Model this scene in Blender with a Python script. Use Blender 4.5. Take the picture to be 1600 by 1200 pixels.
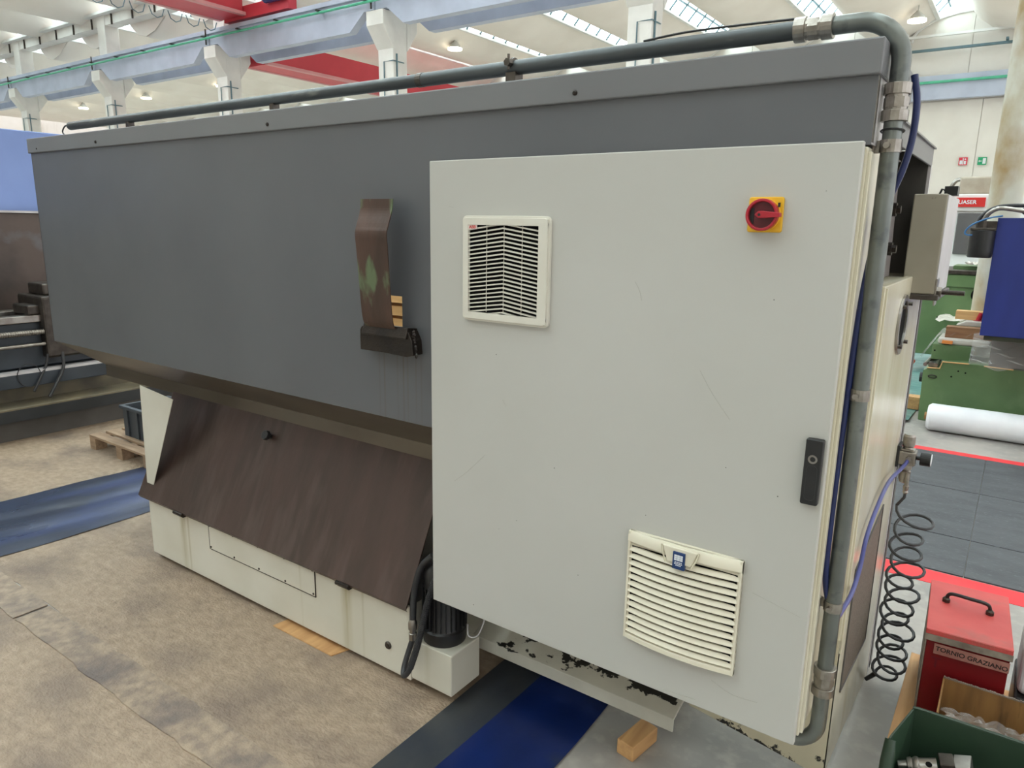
import bpy, bmesh, math, random
from mathutils import Vector, Matrix
random.seed(7)
sc = bpy.context.scene
for o in list(bpy.data.objects): bpy.data.objects.remove(o)
COL = sc.collection
PI = math.pi

# ------------------------------------------------------------------ camera
cam_d = bpy.data.cameras.new('camera'); cam = bpy.data.objects.new('camera', cam_d); COL.objects.link(cam)
cam_d.sensor_fit = 'HORIZONTAL'; cam_d.sensor_width = 36.0; cam_d.lens = 1120.0 / 1600.0 * 36.0
cam_d.clip_start = 0.05; cam_d.clip_end = 400
RX = Vector((0.8161655, 0.57759681, 0.01599376))      # image right in the world
DN = Vector((0.13919878, -0.16967791, -0.97561935))   # image down in the world
FW = RX.cross(-DN); FW = -FW                          # placeholder, fixed below
FW = Vector((-0.56080083, 0.79849316, -0.21888603)).normalized()
RX = (RX - FW * RX.dot(FW)).normalized(); UP = RX.cross(FW).normalized()
m = Matrix((( RX.x, UP.x, -FW.x), (RX.y, UP.y, -FW.y), (RX.z, UP.z, -FW.z))).to_4x4()
m.translation = Vector((0, -1.8, 1.85)); cam.matrix_world = m
sc.camera = cam

# ------------------------------------------------------------------ light
w = bpy.data.worlds.new('daylight'); sc.world = w; w.use_nodes = True
bg = w.node_tree.nodes['Background']; bg.inputs[0].default_value = (0.96, 0.98, 1.0, 1); bg.inputs[1].default_value = 2.2
RAILX = [-9.6 - 4.9 * k for k in range(-5, 14)]
RAILZ = 11.2
def area(name, loc, sx, sy, watts, rot=(0, 0, 0), col=(1, 1, 1)):
    d = bpy.data.lights.new(name, 'AREA'); d.shape = 'RECTANGLE'; d.size = sx; d.size_y = sy; d.energy = watts; d.color = col
    o = bpy.data.objects.new(name, d); COL.objects.link(o); o.location = loc; o.rotation_euler = rot
    return o
for x0 in RAILX[:11]:       # daylight through the roof glazing of the near bay
    area('skylight_daylight', (x0 + 0.40, 3.2, RAILZ + 1.38), 1.1, 27.5, 410, (0, math.radians(-48) , 0), (0.94, 0.97, 1.0))
sc.view_settings.view_transform = 'Standard'; sc.view_settings.look = 'None'
sc.view_settings.exposure = -0.32; sc.view_settings.gamma = 1.0; sc.view_settings.use_curve_mapping = False

# ------------------------------------------------------------------ materials
def mat(name, c, c2=None, scale=6.0, rough=0.5, metal=0.0, bump=0.0, bscale=None, detail=4.0, stretch=(1, 1, 1), lo=0.35, hi=0.65,
        alpha=1.0, emit=None, estr=0.0, rvar=0.0, spec=0.5, coat=0.0, c3=None, s3=1.0, lo3=.6, hi3=.7):
    mt = bpy.data.materials.new(name); mt.use_nodes = True
    nt = mt.node_tree; N = nt.nodes; L = nt.links; b = N['Principled BSDF']
    def col(v): return (v[0], v[1], v[2], 1)
    b.inputs['Base Color'].default_value = col(c); b.inputs['Roughness'].default_value = rough; b.inputs['Metallic'].default_value = metal
    b.inputs['Specular IOR Level'].default_value = spec
    if coat: b.inputs['Coat Weight'].default_value = coat
    if alpha < 1: b.inputs['Alpha'].default_value = alpha
    if emit: b.inputs['Emission Color'].default_value = col(emit); b.inputs['Emission Strength'].default_value = estr
    tc = N.new('ShaderNodeTexCoord'); mp = N.new('ShaderNodeMapping'); mp.inputs['Scale'].default_value = stretch
    L.new(tc.outputs['Object'], mp.inputs[0])
    if c2 is not None or rvar:
        n = N.new('ShaderNodeTexNoise'); n.inputs['Scale'].default_value = scale; n.inputs['Detail'].default_value = detail
        L.new(mp.outputs[0], n.inputs['Vector'])
        r = N.new('ShaderNodeMapRange'); r.inputs[1].default_value = lo; r.inputs[2].default_value = hi
        L.new(n.outputs[0], r.inputs[0])
        if c2 is not None:
            mx = N.new('ShaderNodeMix'); mx.data_type = 'RGBA'; mx.inputs[6].default_value = col(c); mx.inputs[7].default_value = col(c2)
            L.new(r.outputs[0], mx.inputs[0]); out = mx.outputs[2]
            if c3 is not None:
                n3 = N.new('ShaderNodeTexNoise'); n3.inputs['Scale'].default_value = s3; n3.inputs['Detail'].default_value = 6
                L.new(mp.outputs[0], n3.inputs['Vector'])
                r3 = N.new('ShaderNodeMapRange'); r3.inputs[1].default_value = lo3; r3.inputs[2].default_value = hi3; L.new(n3.outputs[0], r3.inputs[0])
                m3 = N.new('ShaderNodeMix'); m3.data_type = 'RGBA'; m3.inputs[7].default_value = col(c3)
                L.new(out, m3.inputs[6]); L.new(r3.outputs[0], m3.inputs[0]); out = m3.outputs[2]
            L.new(out, b.inputs['Base Color'])
        if rvar:
            r2 = N.new('ShaderNodeMapRange'); r2.inputs[3].default_value = rough - rvar; r2.inputs[4].default_value = rough + rvar
            L.new(n.outputs[0], r2.inputs[0]); r2.inputs[1].default_value = .3; r2.inputs[2].default_value = .7
            L.new(r2.outputs[0], b.inputs['Roughness'])
    if bump:
        nb = N.new('ShaderNodeTexNoise'); nb.inputs['Scale'].default_value = bscale or scale * 4; nb.inputs['Detail'].default_value = 5
        L.new(mp.outputs[0], nb.inputs['Vector'])
        bp = N.new('ShaderNodeBump'); bp.inputs['Strength'].default_value = bump; bp.inputs['Distance'].default_value = 0.01
        L.new(nb.outputs[0], bp.inputs['Height']); L.new(bp.outputs[0], b.inputs['Normal'])
    return mt

def S(r, g, b):   # sRGB 0-255 -> linear
    f = lambda v: (v / 255 / 12.92) if v / 255 <= .04045 else ((v / 255 + .055) / 1.055) ** 2.4
    return (f(r), f(g), f(b))

def peel(name, base, chip, zlo, zhi, scale=9, thr=.53, rough=.45, stretch=(1, 1, 1), axis=2):
    """paint that has flaked off in patches between heights zlo and zhi (local z)"""
    mt = mat(name, base, tuple(x * .82 for x in base), 5, rough, bump=.05)
    nt = mt.node_tree; N = nt.nodes; L = nt.links; b = N['Principled BSDF']
    src = b.inputs['Base Color'].links[0].from_socket
    tc = N.new('ShaderNodeTexCoord'); mp = N.new('ShaderNodeMapping'); mp.inputs['Scale'].default_value = stretch
    L.new(tc.outputs['Object'], mp.inputs[0])
    n = N.new('ShaderNodeTexNoise'); n.inputs['Scale'].default_value = scale; n.inputs['Detail'].default_value = 7; n.inputs['Roughness'].default_value = .6
    L.new(mp.outputs[0], n.inputs['Vector'])
    sp = N.new('ShaderNodeSeparateXYZ'); L.new(tc.outputs['Object'], sp.inputs[0])
    r = N.new('ShaderNodeMapRange'); r.inputs[1].default_value = zlo; r.inputs[2].default_value = zhi; r.inputs[3].default_value = .12; r.inputs[4].default_value = -.12
    L.new(sp.outputs[axis], r.inputs[0])
    ad = N.new('ShaderNodeMath'); L.new(n.outputs[0], ad.inputs[0]); L.new(r.outputs[0], ad.inputs[1])
    g = N.new('ShaderNodeMapRange'); g.inputs[1].default_value = thr; g.inputs[2].default_value = thr + .015; L.new(ad.outputs[0], g.inputs[0])
    mx = N.new('ShaderNodeMix'); mx.data_type = 'RGBA'; L.new(g.outputs[0], mx.inputs[0]); L.new(src, mx.inputs[6]); mx.inputs[7].default_value = (*chip, 1)
    L.new(mx.outputs[2], b.inputs['Base Color'])
    return mt

def streaks(mt, spots, col, zlo, zhi):
    """vertical drip stains: spots = list of (local x, half width, strength); from zhi down to zlo"""
    nt = mt.node_tree; N = nt.nodes; L = nt.links; b = N['Principled BSDF']
    tc = N.new('ShaderNodeTexCoord'); sp = N.new('ShaderNodeSeparateXYZ'); L.new(tc.outputs['Object'], sp.inputs[0])
    n = N.new('ShaderNodeTexNoise'); mp = N.new('ShaderNodeMapping'); mp.inputs['Scale'].default_value = (60, 60, 5)
    L.new(tc.outputs['Object'], mp.inputs[0]); L.new(mp.outputs[0], n.inputs['Vector']); n.inputs['Scale'].default_value = 1.0
    zr = N.new('ShaderNodeMapRange'); zr.inputs[1].default_value = zlo; zr.inputs[2].default_value = zhi; zr.inputs[3].default_value = .45; zr.inputs[4].default_value = 1.0
    L.new(sp.outputs[2], zr.inputs[0])
    zc = N.new('ShaderNodeMath'); zc.operation = 'LESS_THAN'; zc.inputs[1].default_value = zhi; L.new(sp.outputs[2], zc.inputs[0])
    tot = None
    for x, wd, s in spots:
        a = N.new('ShaderNodeMath'); a.operation = 'SUBTRACT'; a.inputs[1].default_value = x; L.new(sp.outputs[0], a.inputs[0])
        ab = N.new('ShaderNodeMath'); ab.operation = 'ABSOLUTE'; L.new(a.outputs[0], ab.inputs[0])
        r = N.new('ShaderNodeMapRange'); r.inputs[1].default_value = 0; r.inputs[2].default_value = wd; r.inputs[3].default_value = s; r.inputs[4].default_value = 0
        L.new(ab.outputs[0], r.inputs[0])
        if tot is None: tot = r.outputs[0]
        else:
            q = N.new('ShaderNodeMath'); q.operation = 'MAXIMUM'; L.new(tot, q.inputs[0]); L.new(r.outputs[0], q.inputs[1]); tot = q.outputs[0]
    for o in (zr.outputs[0], zc.outputs[0]):
        q = N.new('ShaderNodeMath'); q.operation = 'MULTIPLY'; L.new(tot, q.inputs[0]); L.new(o, q.inputs[1]); tot = q.outputs[0]
    q = N.new('ShaderNodeMath'); q.operation = 'MULTIPLY'; L.new(tot, q.inputs[0]); L.new(n.outputs[0], q.inputs[1])
    q2 = N.new('ShaderNodeMath'); q2.operation = 'MULTIPLY'; q2.inputs[1].default_value = 1.6; L.new(q.outputs[0], q2.inputs[0]); q2.use_clamp = True
    mx = N.new('ShaderNodeMix'); mx.data_type = 'RGBA'; L.new(q2.outputs[0], mx.inputs[0]); L.new(b.inputs['Base Color'].links[0].from_socket, mx.inputs[6])
    mx.inputs[7].default_value = (*col, 1); L.new(mx.outputs[2], b.inputs['Base Color'])
    return mt

M = {}
M['concrete'] = mat('concrete floor', S(165, 158, 150), S(136, 132, 128), 1.6, .42, bump=.08, bscale=40, rvar=.12, c3=S(172, 165, 157), s3=14, lo3=.5, hi3=.8)
M['sheetbeige'] = mat('dirty hardboard', S(170, 149, 127), S(144, 125, 105), 19, .60, bump=.6, bscale=60, detail=10, lo=.3, hi=.7, c3=S(104, 90, 82), s3=2.1, lo3=.47, hi3=.80, stretch=(1, 1.5, 1))
M['sheetstrip'] = mat('dirty joint strip', S(168, 148, 126), S(136, 120, 106), 22, .62, bump=.5, bscale=60, detail=9, c3=S(110, 98, 92), s3=4, lo3=.5, hi3=.7)
M['bouncefloor'] = mat('pale light bouncing floor', S(222, 216, 206), S(210, 204, 194), 1.2, .5)  # pale tone invented so the unseen far floor bounces light upward
M['bluefilm'] = mat('blue plastic film', S(52, 60, 80), S(42, 48, 62), 3, .3, bump=.5, bscale=5, rvar=.1, stretch=(1, .3, 1), c3=S(76, 90, 136), s3=1.6, lo3=.52, hi3=.72)
M['bluedeep'] = mat('deep blue plastic film', S(14, 36, 92), S(11, 28, 72), 3, .3, bump=.4, bscale=5, c3=S(40, 48, 66), s3=2.4, lo3=.56, hi3=.66)
M['darkfilm'] = mat('dark smeared film', S(44, 50, 62), S(60, 62, 64), 3, .35, bump=.3, bscale=9)
M['teal'] = mat('teal film', S(108, 148, 142), S(78, 120, 118), 5, .3, bump=.8, bscale=7, stretch=(1, 2.2, 1))
M['mat'] = mat('dark rubber mat', S(80, 81, 84), S(68, 69, 72), 3, .68, bump=.1, bscale=60, c3=S(104, 106, 110), s3=30, lo3=.6, hi3=.75, stretch=(1, 3, 1))
M['redtape'] = mat('red floor paint', S(232, 58, 62), S(222, 48, 56), 8, .5)
M['wall'] = mat('white wall panel', S(232, 226, 218), S(224, 217, 208), .7, .7)
M['wcol'] = mat('white painted concrete', S(236, 232, 226), S(224, 220, 214), 1.5, .7)
M['vault'] = mat('precast vault', S(246, 238, 230), S(238, 229, 220), .5, .75)
M['rail'] = mat('white gutter', S(238, 236, 232), S(226, 224, 222), 2, .6)
M['beam'] = mat('grey lavender painted beam', S(188, 194, 212), S(176, 182, 200), 1.2, .5)
M['green_pipe'] = mat('green conductor bar', S(90, 188, 150), S(80, 170, 138), 3, .4)
M['red'] = mat('red crane paint', S(212, 66, 80), S(198, 58, 72), .6, .45)
M['pink'] = mat('faded red flange', S(214, 150, 150), S(206, 140, 142), 1, .5)
M['glaze'] = mat('daylit roof glazing', S(200, 235, 240), rough=.3, emit=(.80, .97, 1.0), estr=7.5)
M['mullion'] = mat('grey glazing bar', S(96, 122, 132), S(88, 112, 120), 4, .5)
M['lamp'] = mat('glowing high bay lamp', (1, 1, 1), rough=.4, emit=(1.0, .90, .66), estr=9)
M['lampb'] = mat('lamp body', S(190, 188, 180), S(180, 176, 170), 5, .5)
M['grey'] = mat('grey enclosure paint', S(98, 99, 102), S(92, 93, 96), 1.4, .36, bump=.06, bscale=2.2, rvar=.06)
M['grey2'] = mat('grey cover paint', S(118, 118, 120), S(112, 112, 114), 1.2, .4, bump=.05, bscale=3)
M['greydk'] = mat('dark grey interior steel', S(92, 89, 86), S(78, 75, 72), 4, .5, bump=.1)
M['olive'] = mat('bare oily steel sheet', S(112, 104, 92), S(92, 84, 74), 3, .32, metal=.3, bump=.1, bscale=6, stretch=(.5, 1, 1))
M['door'] = mat('light grey door paint', S(192, 190, 184), S(187, 185, 178), 1.3, .42, bump=.03, bscale=5, rvar=.04)
M['white'] = mat('white machine paint', S(212, 208, 196), S(200, 194, 180), 2, .42, bump=.05, c3=S(176, 168, 148), s3=3.2, lo3=.6, hi3=.8)
M['side'] = mat('glossy yellowed white side paint', S(222, 216, 198), S(206, 198, 172), 3, .22, bump=.08, bscale=9, stretch=(1, 1, .25), c3=S(190, 180, 148), s3=5, lo3=.58, hi3=.8)
M['tank'] = streaks(mat('tank white paint', S(214, 210, 198), S(204, 199, 184), 2.5, .42, bump=.04),
                    [(-.75 - .0, .035, .8), (.50, .04, .9), (-.70, .012, .7), (.60, .01, .4), (.2, .01, .25), (.96, .02, .4)], S(150, 136, 84), .0, .36)
M['plinth'] = peel('flaking white plinth paint', S(204, 200, 186), S(24, 22, 20), .14, .24, 7, .57, stretch=(1, 1, 2.5))
M['ledge'] = peel('chipped ledge paint', S(206, 203, 190), S(24, 22, 20), .165, .095, 8, .56, stretch=(1, 1, 2.5))
M['base'] = peel('flaking cream base paint', S(206, 198, 172), S(22, 20, 18), .06, .22, 7, .60)
M['lid'] = mat('brown oiled rusty steel', S(80, 62, 56), S(66, 53, 47), 3, .38, metal=.25, bump=.12, bscale=14, detail=7, stretch=(2.6, 1, .5), c3=S(100, 84, 78), s3=3.5, lo3=.5, hi3=.8)
M['flap'] = mat('brown sheet with green paint remains', S(88, 66, 56), S(70, 54, 46), 8, .38, metal=.3, bump=.12, stretch=(1.5, 1, .5), c3=S(104, 118, 88), s3=9, lo3=.58, hi3=.66)
M['oily'] = mat('oily dark steel', S(52, 44, 38), S(38, 33, 30), 20, .3, metal=.5, bump=.2)
M['black'] = mat('black plastic', S(32, 32, 33), S(26, 26, 27), 20, .38)
M['rubber'] = mat('dark grey hose', S(50, 50, 52), S(40, 40, 42), 30, .45)
M['hole'] = mat('dark opening', S(18, 18, 18), rough=.9, spec=.1)
M['chip'] = mat('bare brown mesh', S(120, 108, 96), S(104, 92, 82), 90, .6, bump=.6, bscale=260)
M['galv'] = mat('galvanised conduit', S(126, 130, 126), S(104, 108, 105), 7, .36, metal=.75, bump=.1, bscale=18, rvar=.08, stretch=(1, 1, 1), c3=S(92, 96, 96), s3=26, lo3=.56, hi3=.72)
M['galvdk'] = mat('dull dark conduit', S(92, 96, 97), S(74, 77, 78), 6, .42, metal=.6, bump=.1, bscale=18, c3=S(150, 150, 142), s3=16, lo3=.6, hi3=.75, stretch=(.25, 1, 1))
M['nickel'] = mat('nickel fitting', S(164, 158, 150), S(140, 134, 126), 30, .28, metal=.9, bump=.08)
M['steel'] = mat('bare steel', S(168, 164, 158), S(138, 132, 126), 12, .3, metal=.9)
M['darksteel'] = mat('tarnished steel', S(92, 86, 80), S(70, 64, 60), 14, .35, metal=.8, bump=.1)
M['bluehose'] = mat('dark blue hose', S(26, 40, 92), S(22, 34, 80), 10, .35)
M['bluehose2'] = mat('violet blue hose', S(72, 76, 138), S(64, 68, 128), 10, .3)
M['filterw'] = mat('off white vent plastic', S(220, 216, 204), S(214, 209, 196), 6, .45)
M['filterc'] = mat('cream vent plastic', S(226, 219, 199), S(219, 211, 190), 6, .42, c3=S(212, 178, 130), s3=6, lo3=.70, hi3=.76)
M['yellow'] = mat('yellow switch plate', S(236, 186, 44), S(228, 176, 40), 10, .4)
M['swred'] = mat('red switch plastic', S(178, 30, 48), S(166, 26, 42), 10, .32)
M['swreddk'] = mat('dark red switch recess', S(104, 22, 36), S(92, 20, 30), 10, .4)
M['logoblue'] = mat('blue tag', S(28, 58, 106), rough=.4)
M['whiteprint'] = mat('white print', S(225, 228, 232), rough=.5)
M['redprint'] = mat('red print', S(206, 40, 36), rough=.5)
M['pinkpaper'] = mat('pale label', S(226, 208, 202), rough=.5)
M['jbox'] = mat('worn grey junction box paint', S(164, 156, 140), S(150, 142, 126), 4, .45, bump=.05, c3=S(70, 62, 54), s3=26, lo3=.70, hi3=.73)
M['jboxside'] = mat('pale box side', S(206, 202, 204), S(192, 188, 188), 5, .4)
M['mgreen'] = mat('green machine paint', S(100, 126, 84), S(90, 116, 76), 4, .4, c3=S(118, 140, 102), s3=3, lo3=.6, hi3=.8)
M['mblue'] = mat('royal blue machine paint', S(36, 50, 122), S(30, 44, 110), 3, .4, bump=.04, stretch=(2, 1, .4))
M['bluepanel'] = mat('light blue machine panel', S(130, 152, 205), S(120, 142, 196), 1, .45)
M['olivegreen'] = mat('dark olive steel', S(70, 76, 56), S(60, 64, 50), 6, .45)
M['wood'] = mat('sawn timber', S(206, 160, 108), S(184, 138, 90), 3, .6, bump=.15, stretch=(9, .7, 9), c3=S(150, 104, 62), s3=2.4, lo3=.6, hi3=.75)
M['woodx'] = mat('worn brown timber', S(160, 118, 82), S(130, 92, 62), 3, .65, bump=.2, stretch=(.8, 8, 8))
M['woodlt'] = mat('fresh timber', S(222, 178, 120), S(206, 160, 104), 3, .6, bump=.1, stretch=(.8, 8, 8))
M['pallet'] = mat('weathered pallet wood', S(168, 142, 116), S(140, 116, 94), 5, .7, bump=.15, stretch=(.8, 6, 6))
M['boxred'] = mat('worn red lid paint', S(206, 84, 80), S(192, 68, 66), 5, .5, bump=.1, c3=S(160, 90, 82), s3=7, lo3=.55, hi3=.75)
M['boxred2'] = mat('dark red box paint', S(122, 15, 23), S(108, 12, 18), 5, .4)
M['tape'] = mat('old clear tape', S(168, 120, 108), S(150, 100, 92), 20, .35)
M['ink'] = mat('black marker ink', S(30, 20, 22), rough=.6)
M['greydust'] = mat('grey worn edge', S(146, 136, 124), S(110, 98, 88), 20, .6)
M['card'] = mat('old cardboard', S(150, 110, 62), S(122, 88, 50), 6, .75, bump=.1, c3=S(84, 62, 38), s3=9, lo3=.62, hi3=.75, stretch=(3, 3, .5))
M['bin'] = mat('dark green plastic bin', S(44, 64, 48), S(38, 56, 42), 5, .38, bump=.03)
M['crate'] = mat('grey plastic crate', S(72, 78, 84), S(60, 66, 72), 5, .5)
M['plasticw'] = mat('white plastic film roll', S(238, 238, 240), S(228, 228, 232), 4, .35, bump=.1, bscale=12)
M['film'] = mat('clear crumpled film', S(225, 222, 218), rough=.14, alpha=.26, spec=1.0)
M['film2'] = mat('milky protective film', S(228, 224, 214), S(214, 208, 198), 8, .25, alpha=.8)
M['colstain'] = mat('oil stained white paint', S(212, 212, 204), S(196, 192, 170), 2.5, .38, bump=.06, c3=S(160, 132, 82), s3=2.3, lo3=.46, hi3=.66, stretch=(1, 1, .6))
M['brownold'] = mat('old brown machine paint', S(92, 78, 72), S(70, 60, 56), 3, .5, bump=.1, c3=S(110, 112, 120), s3=2, lo3=.55, hi3=.7)
M['slate'] = mat('slate machine paint', S(62, 68, 75), S(48, 54, 60), 3, .4, bump=.05)
M['trayp'] = mat('greasy tray', S(128, 118, 96), S(96, 90, 78), 4, .35, bump=.1)
M['orange'] = mat('orange label', S(226, 140, 70), rough=.5)
M['glassdk'] = mat('dark machine window', S(108, 106, 106), S(98, 96, 96), 2, .12)
M['mwhite'] = mat('white machine sheet', S(232, 232, 230), S(226, 226, 224), 2, .5)
M['tan'] = mat('tan machine cover', S(186, 176, 160), S(166, 152, 134), 3, .5)
M['signred'] = mat('red sign', S(214, 52, 70), rough=.5)
M['signgreen'] = mat('green sign', S(38, 160, 110), rough=.5)
M['orangecable'] = mat('orange strap', S(206, 96, 66), rough=.5)
M['scratch'] = mat('scratch', S(176, 173, 165), rough=.6)

# ------------------------------------------------------------------ mesh helpers
class B:
    def __init__(s): s.v = []; s.f = []; s.mi = []; s.cur = 0
    def add(s, vs, fs):
        n = len(s.v); s.v += [tuple(p) for p in vs]; s.f += [tuple(i + n for i in f) for f in fs]; s.mi += [s.cur] * len(fs); return s
    def box(s, x0, x1, y0, y1, z0, z1):
        vs = [(x, y, z) for x in (x0, x1) for y in (y0, y1) for z in (z0, z1)]
        return s.add(vs, [(0, 1, 3, 2), (4, 6, 7, 5), (0, 4, 5, 1), (2, 3, 7, 6), (0, 2, 6, 4), (1, 5, 7, 3)])
    def obox(s, c, ax, ay, az, hx, hy, hz):      # oriented box
        c = Vector(c); ax, ay, az = Vector(ax).normalized(), Vector(ay).normalized(), Vector(az).normalized()
        vs = [c + ax * hx * i + ay * hy * j + az * hz * k for i in (-1, 1) for j in (-1, 1) for k in (-1, 1)]
        return s.add(vs, [(0, 1, 3, 2), (4, 6, 7, 5), (0, 4, 5, 1), (2, 3, 7, 6), (0, 2, 6, 4), (1, 5, 7, 3)])
    def bar(s, a, b, w, h, up=(0, 0, 1)):
        a, b = Vector(a), Vector(b); d = (b - a); L = d.length; d.normalize(); sd = d.cross(Vector(up)).normalized(); u = sd.cross(d)
        return s.obox((a + b) / 2, d, sd, u, L / 2, w / 2, h / 2)
    def prism(s, pts, axis, a0, a1):             # polygon in the two other axes, extruded along axis
        def P(p, a):
            if axis == 0: return (a, p[0], p[1])
            if axis == 1: return (p[0], a, p[1])
            return (p[0], p[1], a)
        n = len(pts); vs = [P(p, a0) for p in pts] + [P(p, a1) for p in pts]
        return s.add(vs, [tuple(range(n))[::-1], tuple(range(n, 2 * n))] + [(i, (i + 1) % n, n + (i + 1) % n, n + i) for i in range(n)])
    def tube(s, path, r, n=10, caps=True, closed=False):
        P = [Vector(p) for p in path]; k = len(P); rr = r if isinstance(r, (list, tuple)) else [r] * k
        T = []
        for i in range(k):
            a = P[i - 1] if (i > 0 or closed) else P[0]; b = P[(i + 1) % k] if (i < k - 1 or closed) else P[-1]
            T.append((b - a).normalized())
        u = T[0].orthogonal().normalized(); vs = []
        for i in range(k):
            u = (u - T[i] * u.dot(T[i])).normalized(); w_ = T[i].cross(u)
            for j in range(n):
                a = 2 * PI * j / n; vs.append(P[i] + (u * math.cos(a) + w_ * math.sin(a)) * rr[i])
        fs = []
        for i in range(k if closed else k - 1):
            for j in range(n):
                i2 = (i + 1) % k; j2 = (j + 1) % n; fs.append((i * n + j, i * n + j2, i2 * n + j2, i2 * n + j))
        if caps and not closed: fs += [tuple(range(n))[::-1], tuple(range((k - 1) * n, k * n))]
        return s.add(vs, fs)
    def cyl(s, a, b, r, n=16, r2=None): return s.tube([a, b], [r, r if r2 is None else r2], n)
    def lathe(s, c, prof, axis=2, n=24):         # prof = [(r, h)] along axis
        path = []; rr = []
        A = [Vector((1, 0, 0)), Vector((0, 1, 0)), Vector((0, 0, 1))][axis]; c = Vector(c)
        U = [Vector((0, 1, 0)), Vector((0, 0, 1)), Vector((1, 0, 0))][axis]; W = A.cross(U); vs = []
        for r, h in prof:
            for j in range(n):
                a = 2 * PI * j / n; vs.append(c + A * h + (U * math.cos(a) + W * math.sin(a)) * max(r, 1e-5))
        k = len(prof); fs = [(i * n + j, i * n + (j + 1) % n, (i + 1) * n + (j + 1) % n, (i + 1) * n + j) for i in range(k - 1) for j in range(n)]
        fs += [tuple(range(n))[::-1], tuple(range((k - 1) * n, k * n))]
        return s.add(vs, fs)
    def grid(s, nx, ny, fn):
        vs = [fn(i / nx, j / ny) for j in range(ny + 1) for i in range(nx + 1)]
        return s.add(vs, [(j * (nx + 1) + i, j * (nx + 1) + i + 1, (j + 1) * (nx + 1) + i + 1, (j + 1) * (nx + 1) + i) for j in range(ny) for i in range(nx)])
    def xform(s, mx, start=0):
        for i in range(start, len(s.v)): s.v[i] = tuple(mx @ Vector(s.v[i]))
        return s
    def build(s, name, m_, parent=None, bevel=0, smooth=False, local=False, solid=0, sub=0, seg=2):
        me = bpy.data.meshes.new(name); off = Vector((0, 0, 0))
        if parent is not None and not local: off = world_loc(parent)
        me.from_pydata([tuple(Vector(v) - off) for v in s.v], [], s.f)
        mm = m_ if isinstance(m_, (list, tuple)) else [m_]
        for q in mm: me.materials.append(q)
        if len(mm) > 1: me.polygons.foreach_set('material_index', s.mi)
        bm = bmesh.new(); bm.from_mesh(me); bmesh.ops.recalc_face_normals(bm, faces=bm.faces); bm.to_mesh(me); bm.free()
        if smooth:
            me.polygons.foreach_set('use_smooth', [True] * len(me.polygons))
            try: me.set_sharp_from_angle(angle=math.radians(40))
            except Exception: pass
        o = bpy.data.objects.new(name, me); COL.objects.link(o)
        if parent is not None: o.parent = parent
        if solid:
            md = o.modifiers.new('thick', 'SOLIDIFY'); md.thickness = solid; md.offset = 0
        if bevel:
            md = o.modifiers.new('bevel', 'BEVEL'); md.width = bevel; md.segments = seg; md.limit_method = 'ANGLE'; md.angle_limit = math.radians(50)
        if sub:
            md = o.modifiers.new('sub', 'SUBSURF'); md.levels = sub; md.render_levels = sub
        return o
def world_loc(o):
    p = Vector((0, 0, 0))
    while o is not None: p += o.location; o = o.parent
    return p
def tag(o, label=None, cat=None, group=None, kind=None):
    if label: o['label'] = label
    if cat: o['category'] = cat
    if group: o['group'] = group
    if kind: o['kind'] = kind
    return o
def empty(name, loc, label, cat, group=None):
    o = bpy.data.objects.new(name, None); COL.objects.link(o); o.location = loc; o.empty_display_size = .1
    return tag(o, label, cat, group)
def struct(o, label=None): o['kind'] = 'structure'; return tag(o, label)
def inst(name, me, parent, loc, rot=(0, 0, 0), scale=None):
    o = bpy.data.objects.new(name, me); COL.objects.link(o); o.parent = parent
    o.location = Vector(loc) - (world_loc(parent) if parent else Vector((0, 0, 0))); o.rotation_euler = rot
    if scale: o.scale = scale
    return o
def text(name, body, size, loc, rot, m_, parent, depth=.0006, align='CENTER', sx=1.0, shear=0):
    cu = bpy.data.curves.new(name, 'FONT'); cu.body = body; cu.size = size; cu.extrude = depth; cu.align_x = align; cu.align_y = 'CENTER'; cu.shear = shear; cu.offset = size * .018
    t = bpy.data.objects.new('tmp', cu); COL.objects.link(t); bpy.context.view_layer.update()
    me = bpy.data.meshes.new_from_object(t.evaluated_get(bpy.context.evaluated_depsgraph_get())); bpy.data.objects.remove(t)
    me.materials.clear(); me.materials.append(m_); me.name = name
    o = bpy.data.objects.new(name, me); COL.objects.link(o); o.parent = parent
    o.location = Vector(loc) - (world_loc(parent) if parent else Vector((0, 0, 0))); o.rotation_euler = rot; o.scale = (sx, 1, 1)
    return o
def rrect(x0, x1, z0, z1, r, n=5):
    pts = []
    for cx, cz, a0 in ((x1 - r, z1 - r, 0), (x0 + r, z1 - r, 90), (x0 + r, z0 + r, 180), (x1 - r, z0 + r, 270)):
        for i in range(n + 1):
            a = math.radians(a0 + 90 * i / n); pts.append((cx + r * math.cos(a), cz + r * math.sin(a)))
    return pts
def ring_prism(b, outer, inner, axis, a0, a1):
    """frame between two loops with the same number of points"""
    def P(p, a): return (a, p[0], p[1]) if axis == 0 else ((p[0], a, p[1]) if axis == 1 else (p[0], p[1], a))
    n = len(outer); vs = [P(p, a0) for p in outer] + [P(p, a0) for p in inner] + [P(p, a1) for p in outer] + [P(p, a1) for p in inner]; fs = []
    for i in range(n):
        j = (i + 1) % n
        fs += [(i, j, n + j, n + i), (2 * n + i, 3 * n + i, 3 * n + j, 2 * n + j), (i, 2 * n + i, 2 * n + j, j), (n + i, n + j, 3 * n + j, 3 * n + i)]
    return b.add(vs, fs)
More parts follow.
